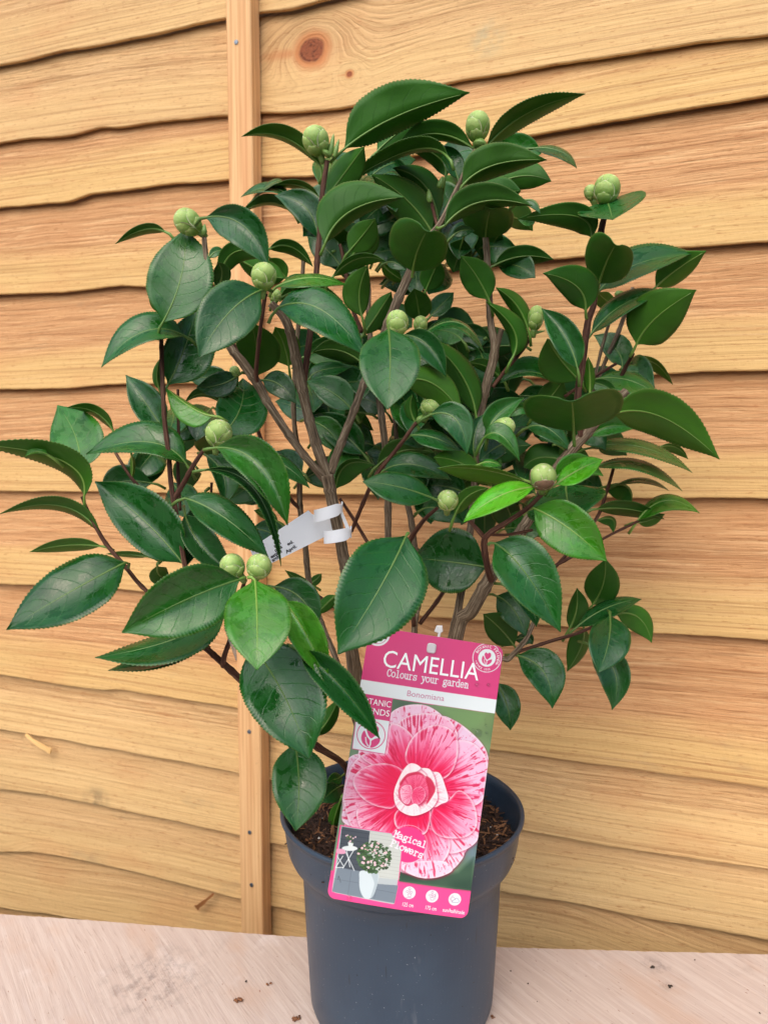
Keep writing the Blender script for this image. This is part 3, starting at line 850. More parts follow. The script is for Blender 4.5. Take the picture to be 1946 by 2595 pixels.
# inset photograph of a potted bush
INS = [(180, 1478), (530, 1527), (600, 1640), (592, 1730), (553, 2017), (540, 2022), (112, 1944), (118, 1900)]
poly([(170, 1470), (540, 1524), (608, 1640), (598, 1740), (560, 2026), (100, 1950)], PINK2)
poly(INS, (190, 200, 202))
poly([(184, 1484), (380, 1512), (352, 1800), (150, 1770)], (78, 86, 96))
for i in range(9):
    stroke([(180 - i * 3, 1505 + i * 32), (378 - i * 3, 1532 + i * 32)], 3, (58, 66, 76))
poly([(380, 1512), (528, 1533), (596, 1660), (580, 1850), (350, 1830)], (206, 212, 206))
for i in range(12):
    stroke([(378, 1530 + i * 26), (590, 1560 + i * 26)], 2, (180, 184, 178))
poly([(150, 1768), (352, 1800), (430, 1880), (578, 1890), (553, 2015), (114, 1942)], (126, 140, 152))
for a_, b_ in (((250, 1790), (225, 1960)), ((130, 1850), (330, 1880)), ((430, 1885), (410, 1985)), ((320, 1900), (560, 1945))):
    stroke([a_, b_], 3, (104, 116, 128))
stroke([(155, 1855), (160, 1830), (168, 1850), (175, 1875)], 3, (60, 66, 72))
poly([(318, 1790), (434, 1808), (432, 1880), (405, 1960), (370, 1986), (335, 1975), (310, 1920), (306, 1850)], (214, 228, 232), True)
poly([(390, 1810), (434, 1808), (432, 1880), (405, 1960), (385, 1975), (410, 1880)], (186, 202, 208), True)
for (p_, q_) in (((200, 1640), (270, 1790)), ((268, 1645), (190, 1775)), ((215, 1640), (240, 1765)), ((150, 1690), (195, 1760)), ((190, 1690), (140, 1770)), ((140, 1772), (195, 1768))):
    stroke([p_, q_], 5, (232, 240, 242))
poly(circ(238, 1635, 55, 20, 1.0, 0.32), (232, 240, 240))
poly([(150, 1640), (200, 1645), (205, 1672), (150, 1672)], (236, 168, 196), True)
poly([(226, 1592), (264, 1596), (258, 1632), (232, 1630)], (232, 240, 238))
for i in range(26):
    x, y = rs.normal(240, 16), rs.normal(1560, 18)
    poly(circ(x, y, 6, 8), [(70, 100, 62), (244, 206, 214), (96, 126, 80)][i % 3])
for i in range(420):
    a_ = rs.uniform(0, math.tau); q = math.sqrt(rs.uniform(0, 1))
    x, y = 410 + 120 * q * math.cos(a_), 1695 + 112 * q * math.sin(a_)
    if y > 1790 and abs(x - 385) > 50:
        continue
    sh = rs.uniform(0.6, 1.25)
    poly(circ(x, y, rs.uniform(6, 12), 7, 1.0, 0.7), np.array((72, 104, 66)) * sh)
for i in range(34):
    a_ = rs.uniform(0, math.tau); q = math.sqrt(rs.uniform(0, 1))
    x, y = 405 + 112 * q * math.cos(a_), 1685 + 95 * q * math.sin(a_)
    poly(circ(x, y, rs.uniform(4, 9.5), 10), (250, 214, 220))
    poly(circ(x, y, 3, 6), (240, 170, 190))
# header bands
poly([(300, 0), (1400, 60), (1400, 612), (1262, 591), (316, 449), (250, 440)], PINK)
poly([(280, 443), (1400, 611), (1400, 712), (1249, 687), (280, 540)], WHITE)
poly([(250, 537), (541, 580), (519, 742), (230, 700)], PINK)
poly([(286, 704), (520, 739), (487, 972), (255, 936)], WHITE)
stroke([(286, 704), (520, 739), (487, 972), (255, 936)], 5, PINK, True)
stroke(circ(388, 838, 98, 48), 6, PINK, True)
def emblem(cx, cy, s, a0, fg, bg):
    ca, sa = math.cos(a0), math.sin(a0)
    def T(p):
        return [(cx + s * (x * ca - y * sa), cy + s * (x * sa + y * ca)) for x, y in p]
    heart = [(0.0, 0.25), (-0.35, -0.15), (-0.42, -0.5), (-0.22, -0.75), (0.05, -0.6), (0.22, -0.78), (0.5, -0.6), (0.5, -0.2), (0.25, 0.1)]
    poly(T(heart), fg, True)
    poly(T([(-0.05, 0.95), (-0.55, 0.7), (-0.72, 0.2), (-0.55, -0.25), (-0.3, 0.15), (0.0, 0.45)]), fg, True)
    poly(T([(0.05, 0.95), (0.02, 0.5), (0.3, 0.25), (0.7, 0.1), (0.7, 0.5), (0.4, 0.85)]), fg, True)
    stroke(T([(-0.45, -0.35), (-0.25, 0.1), (0.02, 0.4), (0.05, 0.7), (-0.02, 0.95)]), s * 0.10, bg)
    stroke(T([(0.02, 0.42), (0.3, 0.2), (0.62, 0.08), (0.75, -0.1)]), s * 0.10, bg)
    stroke(T([(-0.38, 0.25), (-0.3, 0.6), (-0.12, 0.85)]), s * 0.08, bg)
emblem(388, 838, 92, 0.14, PINK, WHITE)
# round seal, upper right; part of a second white disc at the upper left corner
stroke(circ(1201, 297, 100, 56), 5, WHITE, True)
poly(circ(1201, 297, 62), WHITE)
emblem(1201, 297, 50, 0.14, PINK, WHITE)
for k in range(3):
    for a_ in (2.75, 0.52):
        aa = a_ + (k - 1) * 0.12
        poly(circ(1201 + 80 * math.cos(aa), 297 + 80 * math.sin(aa), 3.2, 8), WHITE)
poly(circ(436, 128, 86), WHITE)
stroke(circ(436, 128, 70, 40), 4, (206, 110, 150), True)
# icons
for (cx, cy) in ((655, 1942), (815, 1968), (975, 1993)):
    poly(circ(cx, cy, 44), (232, 244, 244))
for (cx, cy) in ((655, 1942), (815, 1968)):
    ic = (196, 110, 158)
    stroke([(cx - 12, cy + 8), (cx + 14, cy + 11), (cx + 10, cy + 28), (cx - 10, cy + 26), (cx - 12, cy + 8)], 3, ic)
    stroke([(cx + 1, cy + 8), (cx + 3, cy - 22)], 3, ic)
    for (ox, oy) in ((-13, -8), (15, -4), (3, -28)):
        stroke(circ(cx + ox, cy + oy, 8, 10), 3, ic, True)
stroke([(632, 1974), (678, 1980)], 3, (196, 110, 158))
stroke([(842, 1945), (838, 1990)], 3, (196, 110, 158))
stroke(circ(962, 1990, 13, 14), 3, (196, 130, 168), True)
for i in range(7):
    a_ = math.pi * 0.6 + i * 0.5
    stroke([(962 + 18 * math.cos(a_), 1990 + 18 * math.sin(a_)), (962 + 25 * math.cos(a_), 1990 + 25 * math.sin(a_))], 3, (196, 130, 168))
cl = catmull([(958, 2008), (964, 1998), (976, 1996), (982, 1985), (994, 1986), (1000, 1997), (1006, 2006), (996, 2016), (966, 2014)], 4, True)
poly(cl, (232, 244, 244)); stroke(cl, 3, (150, 120, 170), True)

# slab-serif strokes for the typewriter lines: x-height 1, capitals 1.45, unit advance 0.9 (y up)
def arc(cx, cy, rx, ry, a0, a1, n=10):
    return [(cx + rx * math.cos(math.radians(a0 + (a1 - a0) * i / n)), cy + ry * math.sin(math.radians(a0 + (a1 - a0) * i / n))) for i in range(n + 1)]
def ser(x, y, w=0.2):
    return [(x - w, y), (x + w, y)]
GL = {
    'C': [arc(0.42, 0.72, 0.42, 0.72, 40, 320, 14), [(0.78, 1.4), (0.78, 1.05)]],
    'o': [arc(0.4, 0.5, 0.4, 0.5, 0, 360, 16)],
    'l': [[(0.15, 1.45), (0.4, 1.45), (0.4, 0)], ser(0.4, 0, 0.3)],
    'u': [[(0.0, 1), (0.15, 1), (0.15, 0.3)] + arc(0.4, 0.3, 0.25, 0.3, 180, 330, 6), [(0.5, 1), (0.68, 1), (0.68, 0), (0.85, 0)]],
    'r': [[(0.05, 1), (0.25, 1), (0.25, 0)], ser(0.25, 0, 0.24), arc(0.55, 0.62, 0.32, 0.36, 180, 50, 7)],
    's': [arc(0.42, 0.74, 0.33, 0.26, 30, 250, 8) + arc(0.4, 0.26, 0.35, 0.26, 75, -150, 8), [(0.72, 1), (0.72, 0.75)], [(0.05, 0.28), (0.05, 0)]],
    'y': [[(0.1, 1), (0.42, 0.1)], [(0.78, 1), (0.36, -0.25), (0.1, -0.45)], ser(0.1, 1, 0.17), ser(0.76, 1, 0.17), ser(0.08, -0.45, 0.12)],
    'g': [arc(0.38, 0.66, 0.3, 0.34, 0, 360, 12), arc(0.4, -0.2, 0.4, 0.26, 0, 360, 12), [(0.15, 0.4), (0.1, 0.15), (0.6, 0.05)], [(0.62, 0.92), (0.85, 1.0)]],
    'a': [arc(0.35, 0.7, 0.3, 0.3, 150, 0, 6) + [(0.65, 0.1), (0.72, 0), (0.88, 0)], arc(0.35, 0.28, 0.33, 0.28, 60, 330, 10)],
    'd': [arc(0.36, 0.5, 0.36, 0.5, 50, 320, 12), [(0.45, 1.45), (0.68, 1.45), (0.68, 0), (0.85, 0)]],
    'e': [[(0.04, 0.52), (0.76, 0.52)] + arc(0.4, 0.5, 0.38, 0.5, 0, 320, 14)],
    'n': [[(0.0, 1), (0.18, 1), (0.18, 0)], ser(0.18, 0, 0.17), arc(0.43, 0.62, 0.25, 0.36, 180, 0, 8) + [(0.68, 0)], ser(0.68, 0, 0.17)],
    'M': [[(0.12, 0), (0.12, 1.45), (0.45, 0.6), (0.78, 1.45), (0.78, 0)], ser(0.12, 0, 0.18), ser(0.78, 0, 0.18), ser(0.06, 1.45, 0.1), ser(0.84, 1.45, 0.1)],
    'i': [[(0.15, 1), (0.42, 1), (0.42, 0)], ser(0.42, 0, 0.3), [(0.4, 1.36), (0.42, 1.4)]],
    'c': [arc(0.42, 0.5, 0.38, 0.5, 40, 320, 12), [(0.74, 0.98), (0.74, 0.72)]],
    'F': [[(0.2, 0), (0.2, 1.45)], [(0.02, 1.45), (0.85, 1.45), (0.85, 1.1)], [(0.2, 0.75), (0.6, 0.75)], ser(0.2, 0, 0.22)],
    'w': [[(0.02, 1), (0.22, 0), (0.43, 0.8), (0.64, 0), (0.84, 1)], ser(0.04, 1, 0.14), ser(0.82, 1, 0.14)],
    ' ': [],
}
def slab(txt, p0, p1, h, w, col):
    d = np.array(p1, float) - np.array(p0, float)
    L = np.hypot(*d); d /= L
    up = np.array((d[1], -d[0]))
    adv = L / (len(txt) - 0.1)
    for i, ch in enumerate(txt):
        for s in GL[ch]:
            stroke([tuple(np.array(p0) + d * (adv * (i + x * 1.0)) + up * (y * h)) for x, y in s], w, col)
slab('Colours your garden', (500, 424), (1068, 510), 34, 6.5, WHITE)
slab('Magical', (545, 1548), (768, 1630), 31, 8, (250, 240, 246))
slab('Flowers', (520, 1612), (745, 1702), 31, 8, (250, 240, 246))

lin = np.where(IMG / 255 <= 0.04045, IMG / 255 / 12.92, ((np.clip(IMG, 0, 255) / 255 + 0.055) / 1.055) ** 2.4)
# card mesh: front grid with rounded corners, back sheet and rim
def corner_pull(x, y):
    """squeeze the square grid into a rounded rectangle"""
    cx0, cy0 = CW / 2 - RC, RC
    cy1 = CH - RC
    qx, qy = abs(x) - cx0, (cy0 - y if y < cy0 else y - cy1)
    if qx > 0 and qy > 0:
        r_ = math.hypot(qx, qy); mx = max(qx, qy)
        k = mx / r_
        qx, qy = qx * k, qy * k
        x = math.copysign(cx0 + qx, x)
        y = cy0 - qy if y < cy0 else cy1 + qy
    return x, y
verts = []
for j in range(NY):
    for i in range(NX):
        x, y = corner_pull(gx[i], gy[j])
        verts.append((x, y, bow(x, y)))
idx = np.arange(NX * NY).reshape(NY, NX)
faces = np.stack([idx[:-1, :-1], idx[:-1, 1:], idx[1:, 1:], idx[1:, :-1]], -1).reshape(-1, 4).tolist()
nfront = len(faces)
border = list(idx[0, :]) + list(idx[1:, -1]) + list(idx[-1, -2::-1]) + list(idx[-2:0:-1, 0])
b0 = len(verts)
for q in border:
    x, y, z = verts[q]
    verts.append((x, y, z - 0.0006))
nb = len(border)
for q in range(nb):
    faces.append((int(border[q]), b0 + q, b0 + (q + 1) % nb, int(border[(q + 1) % nb])))
# plain back: strips between left and right border
left = {round(verts[q][1], 7): q for q in border}
faces.append(tuple(b0 + q for q in range(nb))[::-1])
me = bpy.data.meshes.new('card_face')
me.from_pydata(verts, [], faces)
ca = me.color_attributes.new('print', 'FLOAT_COLOR', 'POINT')
cols = np.ones((len(verts), 4), dtype=np.float32) * 0.85
cols[:NX * NY, :3] = lin.reshape(-1, 3) * 0.84
ca.data.foreach_set('color', cols.ravel())
CARDM = Mat('label_print')
at_ = CARDM.n('Attribute', attribute_name='print')
CARDM.col(at_.outputs['Color']); CARDM.rough(0.35); CARDM.b.inputs['Specular IOR Level'].default_value = 0.4
me.materials.append(CARDM.m)
me.polygons.foreach_set('use_smooth', [True] * len(me.polygons))
cf = link_mesh('card', me, card)

# lettering in the built-in sans
def text_mesh(txt, bold=0.0):
    cu = bpy.data.curves.new('lettering', 'FONT')
    cu.body = txt; cu.resolution_u = 3; cu.offset = bold
    o = bpy.data.objects.new('lettering', cu)
    C.objects.link(o)
    dg = bpy.context.evaluated_depsgraph_get()
    m_ = bpy.data.meshes.new_from_object(o.evaluated_get(dg))
    v = np.array([v.co[:2] for v in m_.vertices]); f = [tuple(p.vertices) for p in m_.polygons]
    bpy.data.objects.remove(o); bpy.data.meshes.remove(m_); bpy.data.curves.remove(cu)
    return v, f
def flat_mat(name, c):
    M = Mat(name); M.col(srgb(*c)); M.rough(0.35)
    return M.m
INKW = flat_mat('ink_white', (240, 247, 248)); INKP = flat_mat('ink_mauve', (196, 128, 158)); INKK = flat_mat('ink_black', (40, 42, 48))
def place_text(txt, p0, p1, mat, cap=None, parent=None, two_d=L2c, lift=0.00018, zf=bow):
    v, f = text_mesh(txt)
    a = Vector(two_d(*p0)); b = Vector(two_d(*p1))
    d = b - a; L = d.length; d.normalize(); n = Vector((-d.y, d.x))
    x0, x1 = v[:, 0].min(), v[:, 0].max()
    s = L / (x1 - x0)
    sy = s if cap is None else cap / 0.7
    out = []
    for x, y in v:
        q = a + d * ((x - x0) * s) + n * (y * sy)
        out.append((q.x, q.y, zf(q.x, q.y) + lift))
    return mesh_obj('lettering', out, f, mat, parent or card, smooth=False)
pxm = CW / 958.0
place_text('CAMELLIA', (468, 357), (1138, 456), INKW, 118 * pxm)
place_text('Bonomiana', (639, 563), (898, 600), INKP, 40 * pxm)
place_text('BOTANIC', (300, 612), (524, 645), INKW, 42 * pxm)
place_text('FRIENDS', (292, 675), (514, 709), INKW, 42 * pxm)
place_text('125 cm', (607, 2034), (682, 2045), INKW, 25 * pxm)
place_text('175 cm', (768, 2058), (844, 2070), INKW, 25 * pxm)
place_text('sun/halfshade', (889, 2076), (1043, 2101), INKW, 25 * pxm)
# ring lettering of the seal, one mesh per line
def ring_text(txt, cx, cy, r, a0, a1, size, inward=False):
    allv, allf = [], []
    for i, ch in enumerate(txt):
        if ch == ' ':
            continue
        a = math.radians(a0 + (a1 - a0) * i / (len(txt) - 1))
        v, f = text_mesh(ch)
        v = v - np.array(((v[:, 0].min() + v[:, 0].max()) / 2, 0.35))
        px, py = cx + r * math.cos(a), cy + r * math.sin(a)
        tx, ty = -math.sin(a), math.cos(a)
        if inward:
            tx, ty = -tx, -ty
        k0 = len(allv)
        for x, y in v:
            # screen y runs down
            lx, ly = px + (tx * x + ty * y) * size, py + (ty * x - tx * y) * size
            qx, qy = L2c(lx, ly)
            allv.append((qx, qy, bow(qx, qy) + 0.00018))
        allf += [tuple(k0 + q for q in ff) for ff in f]
    return mesh_obj('lettering', allv, allf, INKW, card, smooth=False)
ring_text('BOTANIC FRIENDS', 1201, 297, 81, 212, 390, 27)
ring_text('SINCE 2020', 1201, 297, 81, 152, 78, 19, inward=True)

# moulded hanging peg: clear plastic pin through the card
PEG = Mat('clear_plastic')
PEG.col((0.86, 0.88, 0.9, 1)); PEG.rough(0.25)
PEG.b.inputs['Transmission Weight'].default_value = 0.35
def prism(name, outline, z0, z1, mat, parent, bev=0.0):
    n = len(outline)
    vs = [(x, y, z0) for x, y in outline] + [(x, y, z1) for x, y in outline]
    cx = sum(p[0] for p in outline) / n; cy = sum(p[1] for p in outline) / n
    vs += [(cx + (x - cx) * 0.75, cy + (y - cy) * 0.8, z1 + bev) for x, y in outline]
    fs = [tuple(range(n))[::-1], tuple(range(2 * n, 3 * n))]
    for i in range(n):
        j = (i + 1) % n
        fs.append((i, j, n + j, n + i)); fs.append((n + i, n + j, 2 * n + j, 2 * n + i))
    return mesh_obj(name, vs, fs, mat, parent, smooth=False)
px_, py_ = L2c(810, 228)
ol = [(px_ + 0.0037 * math.copysign(abs(math.cos(a)) ** 0.6, math.cos(a)), py_ + 0.0048 * math.copysign(abs(math.sin(a)) ** 0.6, math.sin(a)) - 0.0008 * math.sin(a)) for a in [i * math.tau / 20 for i in range(20)]]
prism('hanging_peg', ol, -0.0002, 0.0012, PEG.m, card, 0.0008)
q = [L2c(*p) for p in [(850, 160), (858, 122), (832, 112), (848, 70), (888, 70), (892, 112), (878, 122), (868, 165)]]
prism('peg_tip', q[::-1], -0.003, -0.0016, PEG.m, card, 0.0004)
# water drops on the print
DROP = Mat('water_drop'); DROP.col((0.95, 0.97, 1, 1)); DROP.rough(0.03); DROP.b.inputs['Transmission Weight'].default_value = 1.0; DROP.b.inputs['IOR'].default_value = 1.33
dv, df = [], []
for i in range(5):
    ph = i * math.pi / 2 / 4
    for j in range(12):
        a = j * math.tau / 12
        dv.append((math.cos(ph) * math.cos(a), math.cos(ph) * math.sin(a), math.sin(ph) * 0.55))
for i in range(4):
    for j in range(12):
        df.append((i * 12 + j, i * 12 + (j + 1) % 12, (i + 1) * 12 + (j + 1) % 12, (i + 1) * 12 + j))
drop_me = bpy.data.meshes.new('water_drop'); drop_me.from_pydata(dv, [], df); drop_me.materials.append(DROP.m)
drop_me.polygons.foreach_set('use_smooth', [True] * len(df))
for (x, y, r_) in [(1132, 487, 15), (1213, 487, 13), (1140, 822, 25), (1195, 770, 9), (1200, 825, 11), (1105, 800, 9), (1190, 730, 7), (238, 1980, 16), (1218, 565, 6)]:
    qx, qy = L2c(x, y)
    o = link_mesh('water_drop', drop_me, card)
    o.location = (qx, qy, bow(qx, qy) + 0.0001); o.scale = (r_ * pxm,) * 3

# ------------------------------------------------------------------ plant materials
def leaf_mat(name, upper):
    M = Mat(name)
    uv = M.n('UVMap').outputs[0]
    t, s, _ = M.sep(uv)
    oi = M.n('ObjectInfo')
    tint = oi.outputs['Color']
    seed = M.math('MULTIPLY', oi.outputs['Random'], 50.0)
    sa = M.math('ABSOLUTE', M.math('MULTIPLY', M.math('SUBTRACT', s, 0.5), 2.0))
    # lateral veins leave the midrib and bend towards the tip
    ph = M.math('SUBTRACT', M.math('MULTIPLY', t, 8.0), M.math('ADD', M.math('MULTIPLY', sa, 0.9), M.math('MULTIPLY', M.math('MULTIPLY', sa, sa), 0.9)))
    wig = M.noise(M.xyz(M.math('MULTIPLY', t, 9.0), M.math('MULTIPLY', s, 5.0), seed), 1.0, 2.0)
    ph = M.math('ADD', ph, M.math('MULTIPLY', wig, 0.4))
    fr = M.math('ABSOLUTE', M.math('SUBTRACT', M.math('FRACT', ph), 0.5))
    vein = M.sstep(fr, 0.0, 0.042, 1.0, 0.0)
    vein = M.math('MULTIPLY', vein, M.sstep(sa, 0.55, 0.98, 1.0, 0.0))
    net = M.n('TexVoronoi', feature='DISTANCE_TO_EDGE')
    M.l(M.xyz(M.math('MULTIPLY', t, 26.0), M.math('MULTIPLY', s, 13.0), seed), net.inputs['Vector'])
    net.inputs['Scale'].default_value = 1.0
    netl = M.sstep(net.outputs['Distance'], 0.0, 0.09, 1.0, 0.0)
    edge = M.sstep(sa, 0.93, 0.99)
    mott = M.noise(M.xyz(M.math('MULTIPLY', t, 5.0), M.math('MULTIPLY', s, 3.5), seed), 1.0, 4.0, 0.6)
    if upper:
        c = M.mix(M.sstep(mott, 0.3, 0.75), tint, (0.8, 1.25, 0.9, 1), 'MULTIPLY')
        hs = M.n('HueSaturation'); hs.inputs['Value'].default_value = 1.9; hs.inputs['Hue'].default_value = 0.485
        M.l(c, hs.inputs['Color'])
        c = M.mix(M.math('MULTIPLY', vein, 0.34), c, hs.outputs[0])
        c = M.mix(M.math('MULTIPLY', netl, 0.07), c, hs.outputs[0])
        c = M.mix(M.math('MULTIPLY', edge, 0.4), c, (0.12, 0.20, 0.035, 1))
        # rain-wetted patches against a dull bloom
        wet = M.noise(M.xyz(M.math('MULTIPLY', t, 7.0), M.math('MULTIPLY', s, 5.0), M.math('ADD', seed, 4.0)), 1.0, 4.0, 0.6, 0.4)
        thr = M.math('ADD', 0.50, M.math('MULTIPLY', oi.outputs['Random'], 0.12))
        w = M.sstep(wet, thr, M.math('ADD', thr, 0.03))
        c = M.mix(M.math('MULTIPLY', w, 0.55), c, (0.45, 0.62, 0.45, 1), 'MULTIPLY')
        c = M.mix(M.math('MULTIPLY', M.math('SUBTRACT', 1.0, w), 0.035), c, (0.10, 0.19, 0.14, 1))
        M.col(c)
        gl = M.sstep(M.noise(M.xyz(M.math('MULTIPLY', t, 2.0), M.math('MULTIPLY', s, 2.0), seed), 1.0, 1.0), 0.35, 0.65, 0.22, 0.36)
        rr = M.n('Mix', data_type='FLOAT'); M.l(w, rr.inputs[0]); M.l(gl, rr.inputs[2]); rr.inputs[3].default_value = 0.10
        M.rough(rr.outputs[0])
        M.b.inputs['Specular IOR Level'].default_value = 0.5
        h = M.math('ADD', M.math('MULTIPLY', vein, -0.5), M.math('MULTIPLY', netl, -0.06))
        h = M.math('ADD', h, M.math('MULTIPLY', mott, 1.0))
        M.bump(h, 0.32, 0.0014)
        tr = 0.15
    else:
        c = M.mix(M.sstep(mott, 0.3, 0.75), tint, (1.1, 1.15, 0.9, 1), 'MULTIPLY')
        hs = M.n('HueSaturation'); hs.inputs['Value'].default_value = 0.6
        M.l(c, hs.inputs['Color'])
        c = M.mix(M.math('MULTIPLY', vein, 0.5), c, hs.outputs[0])
        c = M.mix(M.math('MULTIPLY', edge, 0.7), c, (0.13, 0.20, 0.04, 1))
        M.col(c)
        M.rough(0.5)
        M.b.inputs['Specular IOR Level'].default_value = 0.3
        M.bump(M.math('ADD', M.math('MULTIPLY', vein, 0.5), mott), 0.35, 0.0012)
        tr = 0.30
    tl = M.n('BsdfTranslucent')
    tcol = M.mix(0.7, c, (0.14, 0.36, 0.02, 1))
    M.l(tcol, tl.inputs[0])
    mx = M.n('MixShader'); mx.inputs[0].default_value = tr
    M.l(M.b.outputs[0], mx.inputs[1]); M.l(tl.outputs[0], mx.inputs[2])
    M.l(mx.outputs[0], M.out.inputs['Surface'])
    return M.m
LEAF_U = leaf_mat('leaf_upper', True)
LEAF_D = leaf_mat('leaf_under', False)
def rib_mat(name, tintmix):
    M = Mat(name)
    oi = M.n('ObjectInfo')
    c = M.mix(tintmix, oi.outputs['Color'], srgb(150, 178, 86))
    M.col(c); M.rough(0.42)
    return M.m
RIB = rib_mat('leaf_rib', 0.30)

def bark_mat(name, c1, c2, c3, scale):
    M = Mat(name)
    uv = M.n('UVMap').outputs[0]
    u, v, _ = M.sep(uv)          # u = metres along, v = metres round
    fis = M.noise(M.xyz(M.math('MULTIPLY', u, 34.0 * scale), M.math('MULTIPLY', v, 560.0 * scale), 0.0), 1.0, 4.0, 0.7, 0.15)
    pat = M.noise(M.xyz(M.math('MULTIPLY', u, 40.0), M.math('MULTIPLY', v, 60.0), 5.0), 1.0, 3.0)
    c = M.ramp(fis, [(0.3, c1), (0.5, c2), (0.68, c3)])
    c = M.mix(M.math('MULTIPLY', M.sstep(pat, 0.55, 0.75), 0.4), c, c3)
    M.col(c); M.rough(0.8)
    M.b.inputs['Specular IOR Level'].default_value = 0.3
    M.bump(fis, 0.7, 0.0016)
    return M.m
BARK_OLD = bark_mat('bark_old', srgb(46, 37, 28), srgb(104, 88, 70), srgb(160, 146, 124), 1.3)
BARK_YOUNG = bark_mat('bark_young', srgb(40, 24, 18), srgb(78, 48, 36), srgb(116, 88, 70), 0.9)

plant = thing('camellia_shrub', 'bushy camellia shrub with glossy dark green leaves and pale green flower buds', 'shrub', loc=(POT.x, POT.y, SOIL_Z))
PO = Vector(plant.location)

# ------------------------------------------------------------------ leaves
PT = np.array([0, .04, .10, .18, .28, .42, .56, .68, .78, .86, .92, .96, 1.0])
PF = np.array([.03, .16, .46, .74, .94, 1.02, 1.0, .88, .69, .46, .26, .12, .01])
HT = np.array([0, .08, .2, .35, .5, .65, .8, .9, .96, 1.0])
HF = np.array([.05, .42, .76, .95, 1.0, .98, .86, .68, .50, .25])
NT = 72
TS = np.linspace(0, 1, NT + 1)
def smoothprof(a, b):
    f = np.interp(TS, a, b)
    k = np.array([1, 2, 3, 2, 1]) / 9.0
    g = np.convolve(np.pad(f, 2, mode='edge'), k, mode='valid')
    g[0] = f[0]; g[-1] = f[-1]
    return g
PROF, HEART = smoothprof(PT, PF), smoothprof(HT, HF)
COLS = np.array([-1, -.8, -.55, -.28, 0, .28, .55, .8, 1])
lrnd = random.Random(21)
LEAFCOUNT = [0]
def tint_of(young, upper, dark):
    j = lrnd.uniform(0.85, 1.2)
    if upper:
        a = Vector((0.012, 0.082, 0.014)); b = Vector((0.11, 0.38, 0.012))
    else:
        a = Vector((0.034, 0.135, 0.015)); b = Vector((0.12, 0.33, 0.020))
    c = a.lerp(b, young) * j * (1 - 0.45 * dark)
    c.x *= lrnd.uniform(0.85, 1.2)
    return (c.x, c.y, c.z, 1)

